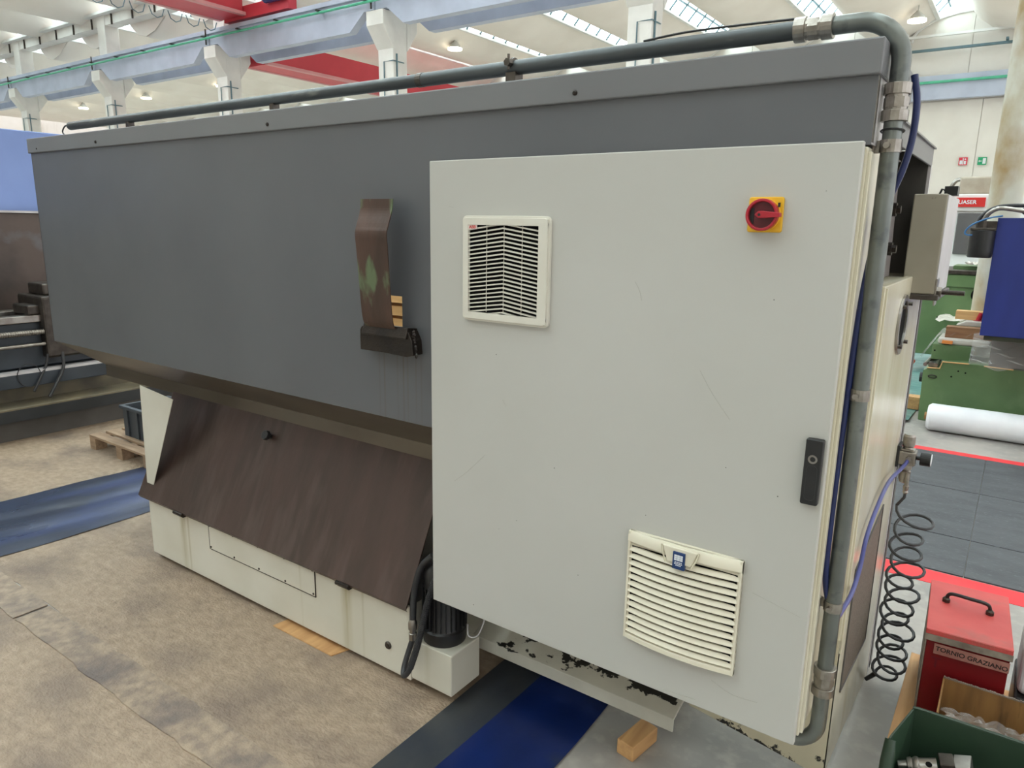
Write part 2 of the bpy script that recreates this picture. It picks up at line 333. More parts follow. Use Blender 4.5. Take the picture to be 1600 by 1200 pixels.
def smoothpath(pts, n=8):     # Catmull-Rom
    P = [Vector(p) for p in pts]; P = [P[0] * 2 - P[1]] + P + [P[-1] * 2 - P[-2]]; out = []
    for i in range(1, len(P) - 2):
        for k in range(n):
            t = k / n; a, b, c, d = P[i - 1], P[i], P[i + 1], P[i + 2]
            out.append(.5 * ((2 * b) + (c - a) * t + (2 * a - 5 * b + 4 * c - d) * t * t + (3 * b - a - 3 * c + d) * t ** 3))
    out.append(P[-2]); return out
def hexnut(b, c, r, h, axis):
    A = [Vector((1, 0, 0)), Vector((0, 1, 0)), Vector((0, 0, 1))][axis]
    return b.cyl(Vector(c), Vector(c) + A * h, r, 6)

# ================================================================== SETTING
struct(B().box(-95, 30, -30, 15, -.2, 0).build('floor', M['concrete']))
struct(B().box(-95, 30, 15.01, 40, -.2, 0).build('floor', M['bouncefloor']))  # far part of the floor, lightened out of view to brighten the vaults
wb = B().box(-95, 30, 38.04, 38.3, 0, 12.6).build('wall_back', M['wall']); struct(wb)
pan = B().box(-1.215, 1.215, 0, .06, .02, 7.6).build('panel', M['wall'], wb); pan.location = (-1.3, 37.98, 0)
pan2m = B().box(-1.215, 1.215, 0, .06, 0, 3.5).build('panel', M['wall'], wb); pan2m.location = (-2.05, 37.98, 8.7)
for k in range(1, 38):
    inst('panel', pan.data, wb, (-1.3 - 2.45 * k, 37.98, 0)); inst('panel', pan2m.data, wb, (-2.05 - 2.45 * k, 37.98, 8.7))
struct(B().box(-95.2, -95, -30, 38.3, 0, 12.6).build('wall_left', M['wall']))

struct(B().box(-95, 30, -16.3, -16, 0, 13.6).build('wall_front', M['wall']))  # unseen hall wall, added to shut out low light from the front
# roof: precast vaults running along y, glazed strips between them
ceil = bpy.data.objects.new('ceiling', None); COL.objects.link(ceil); ceil.location = (0, 0, 11.2); struct(ceil)
prof = [(0, 0), (-.12, -.02), (-.55, -.34), (-1.2, -.68), (-2.0, -.84), (-2.7, -.70), (-3.3, -.25), (-3.8, .35), (-4.15, .85), (-4.05, .95), (-3.6, .5), (-3.1, -.05), (-2.6, -.5), (-2.0, -.68), (-1.3, -.5), (-.6, -.2), (-.05, .12)]
vme = {}
for bay, (ya, yb) in (('near', (-16, 18.1)), ('far', (18.45, 38.0))):
    src = None
    dz = 1.0 if bay == 'near' else 0.0
    for x0 in RAILX:
        if src is None:
            v = B().prism(prof, 1, ya, yb).build('vault', M['vault'], None, smooth=True); v.parent = ceil; v.location = (x0, 0, dz); src = v.data
            r = B().box(-.10, .06, ya, yb, -.10, .10).build('gutter', M['rail'], None); r.parent = ceil; r.location = (x0, 0, dz); rs = r.data
        else:
            for nm, me in (('vault', src), ('gutter', rs)):
                o = bpy.data.objects.new(nm, me); COL.objects.link(o); o.parent = ceil; o.location = (x0, 0, dz)
cap = B().prism([(0, .10), (-.12, -.02), (-.55, -.34), (-1.2, -.68), (-2.0, -.84), (-2.7, -.70), (-3.3, -.25), (-3.8, .35), (-4.15, .85)], 1, 18.46, 18.52)
c0 = cap.build('end_infill', M['vault'], None); c0.parent = ceil; c0.location = (RAILX[0], 0, 0)
for x0 in RAILX[1:]:
    o = bpy.data.objects.new('end_infill', c0.data); COL.objects.link(o); o.parent = ceil; o.location = (x0, 0, 0)
# glazing: each strip a window with panes
gdir = Vector((.75, 0, .85)); wn = 0
PW = 1.09
paneb = B(); paneb.obox((.375, 0, .425), (0, 1, 0), gdir, gdir.cross(Vector((0, 1, 0))), PW / 2 - .03, .54, .01)
pane_me = None; bar_me = None; longb_me = None
for i, x0 in enumerate(RAILX):
    wn += 1; vis = (-36 < x0 < 2)
    wr = bpy.data.objects.new('window_%d' % wn, None); COL.objects.link(wr); wr.location = (x0, 18.5, RAILZ); struct(wr)
    if vis:
        if pane_me is None:
            p0 = paneb.build('pane', M['glaze'], None); pane_me = p0.data; bpy.data.objects.remove(p0)
            q = B()
            for k in range(19): q.obox((.375, k * PW, .425), (0, 1, 0), gdir, gdir.cross(Vector((0, 1, 0))), .05, .57, .05)
            for t in (0, .5, 1): q.box(.75 * t - .04, .75 * t + .04, 0, 18 * PW, .85 * t - .04, .85 * t + .04)
            q0 = q.build('frame', M['mullion'], None); bar_me = q0.data; bpy.data.objects.remove(q0)
        for k in range(18):
            inst('pane', pane_me, wr, (x0, 18.5 + (k + .5) * PW, RAILZ))
        inst('frame', bar_me, wr, (x0, 18.5, RAILZ))
    else:
        q = B(); q.obox((x0 + .375, 28.3, RAILZ + .425), (0, 1, 0), gdir, gdir.cross(Vector((0, 1, 0))), 9.7, .54, .01)
        q.build('pane', M['glaze'], wr)
    # near bay strip above the camera side
    q = B(); nrm = gdir.cross(Vector((0, 1, 0))).normalized()
    q.obox((x0 + .375, 2.5, RAILZ + 1.425), (0, 1, 0), gdir, nrm, 15.4, .56, .01)
    q.build('pane', M['glaze'], wr)
# gable arches on the end wall
for k in range(0, 10):
    cx = -3.4 - 4.9 * k + (0 if k else 0)
    b = B(); b.tube([(cx + 2.3 * math.cos(a), 37.93, 10.25 + 1.1 * math.sin(a)) for a in [PI * t / 14 for t in range(15)]], .07, 6)
    struct(b.build('trim_%d' % (k + 1), M['rail'], None))

# high bay lamps
lamp = None
ORD = ['rightmost', 'second from the right', 'third from the right', 'fourth from the right', 'fifth from the right', 'sixth from the right']
for Y, xs, row in ((28.3, (-25.0, -35.0, -45.0, -54.4, -64), 'nearer'), (34.5, (-5.1, -15.0, -25.0, -35.0, -45.0, -54.4), 'farther')):
    for k, X in enumerate(xs):
        lab = 'round high bay lamp glowing warm, %s of the %s row' % (ORD[k], row)
        if lamp is None:
            lamp = empty('ceiling_lamp', (X, Y, 10.5), lab, 'lamp', 'high bay lamps under the far roof')
            lb = B().lathe((X, Y, 10.42), [(.06, .35), (.10, .30), (.24, .16), (.34, .02), (.34, 0)], n=20).build('reflector', M['lampb'], lamp, smooth=True)
            ld = B().lathe((X, Y, 10.34), [(.36, 0), (.36, .08)], n=20).build('diffuser', M['lamp'], lamp)
            lr = B().cyl((X, Y, 10.72), (X, Y, 11.0), .02, 6).build('stem', M['lampb'], lamp)
        else:
            l2 = lamp.copy(); COL.objects.link(l2); l2.location = (X, Y, 10.5); l2['label'] = lab
            for ch in (lb, ld, lr): c = ch.copy(); COL.objects.link(c); c.parent = l2

# columns with double corbels
def column(X, label):
    e = empty('concrete_column', (X, 18.15, 0), label, 'column', None)
    h = .37
    b = B(); b.prism([(X - h, 17.8), (X + h, 17.8), (X + h, 18.5), (X - h, 18.5)], 2, 0, 11.7); b.build('shaft', M['wcol'], e, bevel=.03)
    for s in (-1, 1):
        y0 = 18.15 + s * .34; y1 = 18.15 + s * .85
        b = B(); b.prism([(y0, 7.75), (y0, 8.92), (y1, 8.92), (y1, 8.45)], 0, X - h - .04, X + h + .04); b.build('corbel', M['wcol'], e, bevel=.02)
    b = B(); b.tube([(X + h + .03, 17.95, 0), (X + h + .03, 17.95, 7.6)], .03, 6); b.tube([(X - .05, 17.76, 0), (X - .05, 17.76, 7.35), (X + h + .03, 17.76, 7.35), (X + h + .03, 18.3, 7.35)], .02, 6)
    b.build('cable', M['rubber'] if False else M['mullion'], e)
ords = ['white concrete column farthest right, behind the big pipe', 'white concrete column right of the lower red crane beam', 'white concrete column left of the lower red crane beam',
        'white concrete column second from the left under the grey runway', 'white concrete column at the far left above the grey enclosure', 'distant white concrete column beyond the left edge']
for k in range(0, 6): column(-9.65 - 9.8 * k, ords[k])
# runway beams
def runway(yc, name, label, rail=True):
    e = empty(name, (-29, yc, 8.36), label, 'crane beam')
    b = B()
    for k in range(-1, 7):
        xc = -9.65 - 9.8 * k; xl = xc - 9.8     # between column centres xl .. xc
        pts = [(xl + .02, 9.52), (xl + .02, 8.94), (xl + .55, 8.94), (xl + 1.30, 8.36), (xc - 1.30, 8.36), (xc - .55, 8.94), (xc - .02, 8.94), (xc - .02, 9.52)]
        bb = B().prism(pts, 1, yc - .16, yc + .16); bb.build('beam', M['beam'], e)
    b = B().box(-78, 0, yc - .26, yc + .26, 9.36, 9.50); b.box(-78, 0, yc - .04, yc + .04, 9.52, 9.60); b.build('rail', M['beam'], e)
    if rail:
        b = B(); b.tube([(-78, yc - .34, 9.17), (0, yc - .34, 9.17)], .045, 6); b.build('conductor_bar', M['green_pipe'], e)
        b = B()
        for k in range(0, 33): b.box(-.6 - 2.4 * k, -.5 - 2.4 * k, yc - .46, yc - .14, 9.22, 9.26)
        tag(b.build('bracket', M['darksteel'], e), kind='stuff')
        b = B()
        for k in range(0, 7): b.box(-9.75 - 9.8 * k, -9.70 - 9.8 * k, yc - .30, yc - .26, 8.94, 9.55)
        b.build('strap', M['darksteel'], e)
runway(17.5, 'runway_beam', 'pale grey crane runway beam with green conductor bar')
runway(18.8, 'runway_beam', 'pale grey crane runway beam behind the columns', False)
# roof girder on top of the columns
e = empty('roof_girder', (-40, 18.15, 11.0), 'white roof girder with hanging brackets at top left', 'beam')
B().box(-78, 5, 17.85, 18.45, 11.05, 11.5).build('girder', M['wcol'], e)
B().box(-78, 5, 17.55, 18.75, 11.5, 11.62).build('flange', M['rail'], e)
b = B()
for k in range(42): b.box(-77 + 1.95 * k, -76.93 + 1.95 * k, 17.78, 17.84, 11.0, 11.48)
b.build('bracket', M['darksteel'], e)['kind'] = 'stuff'
# wall runway beam
e = empty('wall_runway_beam', (-8, 37.6, 7.6), 'pale grey runway beam along the far wall with green bar', 'crane beam')
B().box(-78, 10, 37.45, 37.8, 7.64, 8.66).build('beam', M['beam'], e)
B().tube([(-78, 37.36, 8.36), (10, 37.36, 8.36)], .06, 6).build('conductor_bar', M['green_pipe'], e)
for z, nm in ((10.35, 'cable_tray'), (9.75, 'pipe')):
    b = B(); b.box(-78, 8, 37.6, 37.75, z, z + .1)
    for k in range(20): b.box(-2 - 3.9 * k, -1.9 - 3.9 * k, 37.3, 37.8, z + .1, z + .2)
    o = b.build('wall_' + nm, M['mullion'] if nm == 'pipe' else M['rail'])
    tag(o, 'thin dark pipe run on brackets along the far wall' if nm == 'pipe' else 'white cable tray high along the far wall', 'pipe' if nm == 'pipe' else 'cable tray')

# red overhead cranes
def crane(name, x0, x1, ya, yb, z0, z1, label):
    e = empty(name, ((x0 + x1) / 2, (ya + yb) / 2, z0), label, 'crane')
    B().box(x0 + .1, x1 - .1, ya, yb, z0, z1).build('girder', M['red'], e)
    b = B().box(x1 - .12, x1 + .1, ya, yb, z0 - .02, z0 + .10); b.box(x0 - .1, x0 + .12, ya, yb, z0 - .02, z0 + .10); b.build('flange', M['pink'], e)
    return e
cr = crane('overhead_crane', -29.45, -28.0, 19.2, 37.3, 8.40, 9.48, 'red overhead crane girder in the far bay')
B().box(-29.3, -28.2, 19.05, 19.2, 8.7, 9.4).build('end_carriage', M['red'], cr)
cr = crane('overhead_crane', -28.3, -26.7, -8, 17.3, 9.75, 11.1, 'red overhead crane girder at the top left corner')
B().box(-28.1, -24.0, 17.32, 17.70, 9.64, 10.1).build('end_carriage', M['red'], cr)
b = B().cyl((-25.2, 17.2, 10.15), (-24.3, 17.2, 10.15), .22, 14); b.box(-24.3, -24.0, 17.0, 17.4, 9.95, 10.35); b.build('drive_motor', M['mblue'], cr)
b = B()
for k in range(9):
    y = 17.0 - .75 * k; b.tube([(-28.6, y - .3, 9.72), (-28.6, y - .2, 9.45), (-28.6, y, 9.36), (-28.6, y + .2, 9.45), (-28.6, y + .3, 9.72)], .02, 5)
b.build('festoon_cable', M['mullion'], cr)

# wall signs
def sign(name, X, Z, m_, label, exitsign):
    e = empty(name, (X, 37.9, Z), label, 'sign')
    B().box(X - .17, X + .17, 37.9, 37.93, Z - .17, Z + .17).build('plate', m_, e)
    b = B()
    if exitsign:
        b.box(X - .12, X - .02, 37.885, 37.9, Z - .02, Z + .02); b.prism([(X - .10, Z + .06), (X - .14, Z), (X - .10, Z - .06)], 1, 37.885, 37.9)
        b.box(X + .02, X + .14, 37.885, 37.9, Z - .12, Z + .12)
    else:
        b.box(X - .13, X - .03, 37.885, 37.9, Z - .13, Z + .04); b.box(X + .04, X + .12, 37.885, 37.9, Z - .13, Z + .02)
        b.box(X - .02, X + .02, 37.885, 37.9, Z - .14, Z + .14); b.cyl((X + .08, 37.885, Z + .09), (X + .08, 37.9, Z + .09), .035, 8)
    b.build('symbol', M['whiteprint'], e)
sign('fire_sign', -2.96, 4.93, M['signred'], 'small red fire equipment sign on the far wall', False)
sign('exit_sign', -2.22, 4.92, M['signgreen'], 'small green emergency exit sign on the far wall', True)

# ================================================================== FLOOR COVERINGS
def sheet(name, pts, z, t, m_, label, cat, group=None):
    o = B().prism(pts, 2, z, z + t).build(name, m_); return tag(o, label, cat, group)
def jag(a, b, n, amp):
    a, b = Vector(a), Vector(b); d = (b - a); nrm = Vector((-d.y, d.x)).normalized(); out = []
    for i in range(n + 1):
        p = a + d * i / n + nrm * (random.uniform(-amp, amp) if 0 < i < n else 0); out.append((p.x, p.y))
    return out
sheet('floor_sheet', jag((-1.55, -.50), (-4.9, -.50), 40, .006) + [(-4.9, 1.6), (-1.55, 1.6)], .0, .003, M['sheetbeige'], 'dirty beige floor sheet reaching under the white tank', 'floor sheet')
sheet('floor_sheet', [(-1.40, -3.2), (-1.55, -.62)] + jag((-1.55, -.64), (-5.6, -.64), 40, .006)[1:] + [(-5.6, -3.2)], .0, .003, M['sheetbeige'], 'dirty beige floor sheet at the bottom left corner', 'floor sheet')
sheet('floor_strip', jag((-1.5, -.655), (-3.62, -.655), 30, .007) + jag((-3.62, -.505), (-1.5, -.485), 30, .007), .003, .005, M['sheetstrip'], 'narrow beige strip covering the joint between two floor sheets', 'floor strip')
sheet('floor_strip', jag((-3.64, -.655), (-4.9, -.66), 20, .007) + jag((-4.9, -.50), (-3.64, -.505), 20, .007), .003, .005, M['sheetstrip'], 'short beige joint strip near the blue film at left', 'floor strip')
sheet('floor_sheet', [(-5.0, -2.5)] + jag((-5.0, 2.2), (-6.9, 2.2), 8, .01) + [(-6.9, -2.5)], .0, .0025, M['sheetbeige'], 'beige floor sheet between blue film and left machine', 'floor sheet')
def film(name, fn, nx, ny, m_, label, cat='plastic film'):
    o = B().grid(nx, ny, fn).build(name, m_, smooth=True); return tag(o, label, cat)
def bf(u, v):
    y = -2.2 + 4.2 * v; xl = -5.28 + .03 * math.sin(9 * v) + .06 * (v); xr = -4.50 + .22 * v + .02 * math.sin(14 * v + 1)
    x = xl + (xr - xl) * u; return (x, y, .006 + .010 * abs(math.sin(u * 9 + 2 * math.sin(v * 7))) * (math.sin(u * PI)) + .004 * math.sin(v * 23 + u * 5) ** 2)
film('blue_film', bf, 30, 60, M['bluefilm'], 'blue grey plastic film laid on the floor at left')
def bf2(u, v):
    y = -1.7 + 3.2 * v; x = -1.42 + (.32 if v > -1 else 0) * u + .01 * math.sin(v * 12 + u); return (x, y, .0065 + .003 * math.sin(u * 8 + v * 13) ** 2)
film('blue_film', bf2, 14, 50, M['bluedeep'], 'deep blue plastic film running under the machine base')
def bf3(u, v):
    y = -1.7 + 3.2 * v; x = -1.60 + .20 * u; return (x, y, .006 + .002 * math.sin(u * 5 + v * 17) ** 2)
film('dark_film', bf3, 6, 40, M['darkfilm'], 'dark smeared strip of film beside the deep blue film')
def tf(u, v):
    x = -2.4 + 1.68 * u; y = 6.0 + 6.8 * v; return (x, y, .006 + .05 * abs(math.sin(v * 21 + 2 * math.sin(u * 5))) ** 2 * (.4 + .6 * math.sin(u * 9 + v * 4) ** 2))
film('teal_film', tf, 30, 90, M['teal'], 'wrinkled teal plastic film on the floor behind the machine')
for (ya, yb, n) in ((5.08, 5.20, 0), (2.39, 2.56, 1)):
    o = B().box(-3, 6, ya, yb, 0, .002).build('floor_line', M['redtape'])
    tag(o, ['red painted floor line behind the dark mats', 'red painted floor line in front of the dark mats, behind the red box'][n], 'floor marking')
mx = [(-1.25, -.038, 'left'), (-.035, 1.19, 'right'), (1.2, 2.4, 'outer')]; my = [(2.57, 3.13, 'near'), (3.14, 4.1, 'middle'), (4.11, 5.07, 'far')]
for (xa, xb, nx_) in mx[:2]:
    for (ya, yb, ny_) in my:
        o = B().box(xa, xb, ya, yb, 0, .008).build('rubber_mat', M['mat'], bevel=.002)
        tag(o, 'dark grey rubber floor mat, %s one of the %s row' % ('left' if nx_ == 'left' else 'right', {'near': 'nearest', 'middle': 'middle', 'far': 'farthest'}[ny_]), 'mat', 'rubber mats between the red lines')

# ================================================================== ELECTRICAL CABINET
cab = empty('electrical_cabinet', (-.96, .22, .505), 'light grey electrical cabinet with two vents and red rotary switch', 'cabinet')
B().box(-1.59, -.322, .03, .42, .51, 2.030).build('body', M['side'], cab, bevel=.003)
B().box(-1.590, -.3285, .0225, .031, .510, 2.03).build('seal', M['door'], cab)
B().box(-1.602, -.3265, 0, .020, .498, 2.040).build('door', M['door'], cab, bevel=.003)
B().box(-.3225, -.314, .034, .058, .52, 2.02).build('rain_lip', M['side'], cab, bevel=.002)
# door scratches
b = B()
for p in ([(-.86, 1.70), (-.85, 1.685), (-.842, 1.668), (-.838, 1.65)], [(-.47, .90), (-.40, .885), (-.345, .872)], [(-1.50, .98), (-1.44, 1.03), (-1.37, 1.10)], [(-.56, .60), (-.50, .58), (-.43, .585)],
          [(-.66, 1.48), (-.62, 1.42), (-.57, 1.36)], [(-.70, .51), (-.6, .52)], [(-1.52, 1.90), (-1.50, 1.895)], [(-1.30, 1.30), (-1.285, 1.28)]):
    b.tube(smoothpath([(x, -.0002, z) for x, z in p], 3), .0009, 4)
b.build('scratch', M['scratch'], cab)
b = B()
for i in range(16):
    x, z = random.uniform(-1.57, -.38), random.uniform(.52, 2.0); s = random.uniform(.0006, .0014); b.box(x - s, x + s, -.0006, 0, z - s, z + s)
o = b.build('paint_chip', M['darksteel'], cab); o['kind'] = 'stuff'
# upper vent
v1 = B(); ring_prism(v1, rrect(-1.455, -1.130, 1.546, 1.871, .016), rrect(-1.447, -1.138, 1.554, 1.863, .012), 1, -.012, .0)
ring_prism(v1, rrect(-1.449, -1.136, 1.552, 1.865, .013), rrect(-1.430, -1.168, 1.574, 1.843, .0015), 1, -.017, -.004)
v1 = v1.build('exhaust_vent', M['filterw'], cab, bevel=.0015)
B().box(-1.432, -1.166, -.0025, -.001, 1.572, 1.845).build('filter_backing', M['hole'], v1)
sl = B(); xm = -1.299; pitch = .268 / 21
for sgn in (-1, 1):
    pts = [(xm, .0095), (xm, .0052), (xm + sgn * .131, -.0135), (xm + sgn * .131, -.0095)]
    sl.prism([(p[0] - xm, p[1]) for p in pts], 1, -.0125, -.004)
s0 = None
for k in range(22):
    z = 1.572 + pitch * k
    if s0 is None:
        s0 = sl.build('slat', M['filterw'], None); s0.parent = v1; s0.location = Vector((xm, 0, z)) - world_loc(v1)
    else: inst('slat', s0.data, v1, (xm, 0, z))
# frame covers the slat ends
for (a, b_, c, d) in ((-1.449, -1.136, 1.843, 1.862), (-1.449, -1.136, 1.556, 1.574)):
    B().box(a, b_, -.0168, -.0045, c, d).build('frame_bar', M['filterw'], v1)
B().box(-1.430, -1.396, -.0150, -.0125, 1.830, 1.843).build('brand_label', M['pinkpaper'], v1)
text('lettering', 'ABB', .0125, (-1.413, -.0152, 1.8365), (PI / 2, 0, 0), M['redprint'], v1, .0003, sx=1.15)
b = B()
for x in (-1.365, -1.299, -1.232): b.box(x - .0007, x + .0007, -.006, -.003, 1.575, 1.842)
b.build('rib', M['filterw'], v1)
# lower vent (bulging louvre)
X0, X1, Z0, Z1 = -.831, -.498, .645, .986
def bulge(t): return .011 + .018 * (1 - (2 * t - 1) ** 2)
v2 = B()
v2.box(X0, X1, -.010, 0, Z0, Z1)
v2 = v2.build('intake_vent', M['filterc'], cab, bevel=.002)
B().box(X0 + .012, X1 - .012, -.0108, -.0098, Z0 + .02, Z1 - .045).build('filter_backing', M['hole'], v2)
for s in (0, 1):
    xa = X0 if s == 0 else X1 - .007
    B().box(xa, xa + .007, -.016, -.008, Z0, Z1).build('side_rail', M['filterc'], v2, bevel=.001)
def strip(name, z, prof_, m_=M['filterc'], x0=X0, x1=X1, n=14, amp=1.0):
    b = B(); vs = []; k = len(prof_)
    for i in range(n + 1):
        t = i / n; x = x0 + (x1 - x0) * t; bb = .011 + (bulge((x - X0) / (X1 - X0)) - .011) * amp
        vs += [(x, -(bb + py), z + pz) for py, pz in prof_]
    fs = [(i * k + j, i * k + (j + 1) % k, (i + 1) * k + (j + 1) % k, (i + 1) * k + j) for i in range(n) for j in range(k)]
    fs += [tuple(range(k))[::-1], tuple(range(n * k, (n + 1) * k))]
    return b.add(vs, fs)
p13 = .0216
louv = None
for k in range(13):
    z = Z0 + .022 + p13 * k
    if louv is None:
        lo_ = strip('slat', 0, [(-.009, .0125), (-.004, .0120), (.004, .0015), (.003, -.0005), (-.009, .001)])
        louv = lo_.build('slat', M['filterc'], None); louv.parent = v2; louv.location = Vector((0, 0, z)) - world_loc(v2); louv.location.x = -world_loc(v2).x; louv.location.y = -world_loc(v2).y
    else: inst('slat', louv.data, v2, (0, 0, z))
strip('sill', 0, [(-.009, Z0 + .018), (.003, Z0 + .014), (.004, Z0), (-.009, Z0)]).build('sill', M['filterc'], v2, bevel=.001)
strip('cap', 0, [(-.009, Z1), (-.002, Z1), (.006, Z1 - .012), (.006, Z1 - .030), (-.002, Z1 - .038), (-.009, Z1 - .040)]).build('cap', M['filterc'], v2, smooth=True)
xc = (X0 + X1) / 2
b = B().prism([(xc - .052, Z1 - .002), (xc + .052, Z1 - .002), (xc + .034, Z1 - .048), (xc - .036, Z1 - .048)], 1, -.038, -.026); b.build('latch_tab', M['filterc'], v2, bevel=.003)
b = B(); b.tube([(xc - .054, -.037, Z1 - .002), (xc - .050, -.0385, Z1 - .02), (xc - .040, -.039, Z1 - .050)], .0025, 6); b.tube([(xc + .054, -.037, Z1 - .002), (xc + .050, -.0385, Z1 - .02), (xc + .036, -.039, Z1 - .050)], .0025, 6)
b.build('latch_groove', M['side'], v2, smooth=True)
B().box(xc - .018, xc + .017, -.0425, -.030, Z1 - .062, Z1 - .012).build('brand_tag', M['logoblue'], v2, bevel=.001)
b = B()
for i in range(3):
    for j in range(3): b.box(xc - .013 + .0085 * i, xc - .013 + .0085 * i + .0075, -.0432, -.0424, Z1 - .036 + .0058 * j, Z1 - .036 + .0058 * j + .005)
for zz, w_ in ((Z1 - .041, .011), (Z1 - .0455, .012), (Z1 - .050, .008)):
    for q in range(4): b.box(xc - w_ + q * w_ * .5, xc - w_ + q * w_ * .5 + w_ * .38, -.0432, -.0424, zz - .0012, zz + .0012)
b.build('tag_print', M['whiteprint'], v2)
# main switch
sw = B().prism(rrect(-.566, -.484, 1.838, 1.921, .006), 1, -.008, 0).build('main_switch', M['yellow'], cab, bevel=.002)
sx, sz = -.527, 1.879
B().lathe((sx, -.008, sz), [(.0385, 0), (.0385, -.006), (.035, -.010)], 1, 32).build('collar', M['yellow'], sw, smooth=True)
b = B(); n = 36
ring_prism(b, [(sx + .0375 * math.cos(2 * PI * i / n), sz + .0375 * math.sin(2 * PI * i / n)) for i in range(n)], [(sx + .031 * math.cos(2 * PI * i / n), sz + .031 * math.sin(2 * PI * i / n)) for i in range(n)], 1, -.034, -.014)
b.build('dial_ring', M['swred'], sw, bevel=.0015, smooth=True)
B().cyl((sx, -.014, sz), (sx, -.022, sz), .0312, 32).build('dial_face', M['swreddk'], sw)
B().prism([(sx - .014, sz), (sx - .006, sz + .0085), (sx + .002, sz + .009), (sx + .044, sz + .005), (sx + .044, sz - .005), (sx + .002, sz - .008), (sx - .006, sz - .0075)], 1, -.040, -.020).build('lever', M['swred'], sw, bevel=.0015)
b = B().cyl((sx - .003, -.0405, sz), (sx - .003, -.039, sz), .0035, 12); b.box(sx - .030, sx - .020, -.0235, -.020, sz - .022, sz + .016); b.box(sx + .033, sx + .038, -.019, -.015, sz + .018, sz + .028)
b.build('lock_slot', M['black'], sw)
# swing handle
hd = B().prism(rrect(-.3745, -.3335, 1.184, 1.352, .005), 1, -.020, 0).build('door_handle', M['black'], cab, bevel=.004, seg=3)
b = B(); ring_prism(b, [(-.3545 + .011 * math.cos(2 * PI * i / 24), 1.302 + .011 * math.sin(2 * PI * i / 24)) for i in range(24)], [(-.3545 + .0065 * math.cos(2 * PI * i / 24), 1.302 + .0065 * math.sin(2 * PI * i / 24)) for i in range(24)], 1, -.0215, -.0195)
b.build('lock', M['steel'], hd)
b = B(); ring_prism(b, rrect(-.367, -.341, 1.196, 1.286, .010), rrect(-.3655, -.3425, 1.1975, 1.2845, .009), 1, -.0207, -.0195); b.build('lever_groove', M['rubber'], hd)
# side sticker
b = B().box(-.3219, -.3214, .165, .215, 1.50, 1.66); sk = b.build('sticker', M['whiteprint'], cab)
b = B()
ring_prism(b, [(.167, 1.502), (.213, 1.502), (.213, 1.658), (.167, 1.658)], [(.170, 1.505), (.210, 1.505), (.210, 1.655), (.170, 1.655)], 0, -.3216, -.3211)
for i in range(6): b.box(-.3216, -.3211, .175, .205 - .004 * (i % 3), 1.515 + .022 * i, 1.521 + .022 * i)
b.build('sticker_print', M['redprint'], sk)

# ================================================================== GREY ENCLOSURE
enc = empty('machine_enclosure', (-2.4, .6, 1.13), 'large dark grey sheet metal machine enclosure behind the cabinet', 'machine')
XL, XR = -4.535, -.318
hx0, hx1, hz0, hz1 = -1.84, -1.761, 1.48, 1.594      # opening behind the flap
sx0, sx1, sz0, sz1 = -1.93, -1.71, 1.41, 1.48      # slot for the chute
b = B(); ZB, ZT = 1.142, 2.185; YF = .030; YB_ = .034
b.box(XL, sx0, YF, YB_, ZB, ZT); b.box(sx1, -1.585, YF, YB_, ZB, ZT); b.box(-1.585, XR, YF, YB_, 2.034, ZT); b.box(sx0, sx1, YF, YB_, ZB, sz0); b.box(sx0, sx1, YF, YB_, hz1, ZT)
b.box(sx0, hx0, YF, YB_, sz1, hz1); b.box(hx1, sx1, YF, YB_, sz1, hz1)
fp = b.build('front_panel', streaks(M['grey'], [(x, .006, s) for x, s in ((.52, .5), (.545, .7), (.61, .6), (.64, .9), (.66, .6), (.70, .5), (.725, .4))], S(84, 74, 58), .02, .26), enc)
b = B().prism([(YF, ZB), (.30, .962), (.30, .892), (1.25, .892), (1.25, .902), (.306, .902), (.306, .968), (YF + .006, ZB + .004)], 0, XL, -1.60); b.build('underside', M['olive'], enc)
b = B().prism([(YF, ZB), (.30, .962), (.30, .915), (1.3, .915), (1.3, 2.18), (YF, 2.18)], 0, XL, XL + .004); b.build('end_panel', M['grey'], enc)
b = B().box(XL - .008, XR + .006, .018, .5, 2.180, 2.256); b.build('top_cover', M['grey2'], enc, bevel=.004)
b = B().box(XR - .004, XR, .034, .42, 2.036, 2.18); b.build('side_panel', M['jboxside'], enc)
b = B().box(XR - .0005, XR + .0015, .034, .052, 2.04, 2.18); b.build('side_edge', M['steel'], enc)
b = B().box(XL, XR, .5, 1.30, 2.135, 2.14); b.build('rear_roof', M['grey2'], enc)
b = B().box(-.334, -.326, .42, 1.30, 2.076, 2.142); b.build('side_fascia', M['grey2'], enc, bevel=.002)
b = B().box(-.345, -.326, 1.285, 1.305, 1.70, 2.08); b.build('side_post', M['jboxside'], enc)
b = B().box(-.62, -.60, .42, 1.30, 1.69, 2.13); b.box(-.62, -.335, 1.27, 1.285, 1.69, 2.13); b.build('inner_sheet', M['greydk'], enc)
bb = B(); bb.prism([(.60, 1.70), (.86, 1.70), (.80, 2.06), (.60, 2.06)], 0, -.375, -.36); mb = bb.build('mounting_plate', M['brownold'], enc, bevel=.002)
for yy, zz in ((.74, 2.03), (.755, 1.91), (.765, 1.79)):
    b = B(); b.cyl((-.36, yy, zz), (-.348, yy, zz), .021, 14); hexnut(b, (-.348, yy, zz), .013, .012, 0); b.build('bolt', M['oily'], mb)
for X in (-3.78, -2.44, -1.08, -3.0):
    if X == -3.0: continue
    b = B().lathe((X, .018, 2.204), [(.0075, 0), (.0075, -.003), (.004, -.006)], 1, 12); b.build('screw', M['oily'], enc)
for X in (-4.43,): B().cyl((X, .018, 2.2), (X, .0155, 2.2), .004, 8).build('screw', M['oily'], enc)
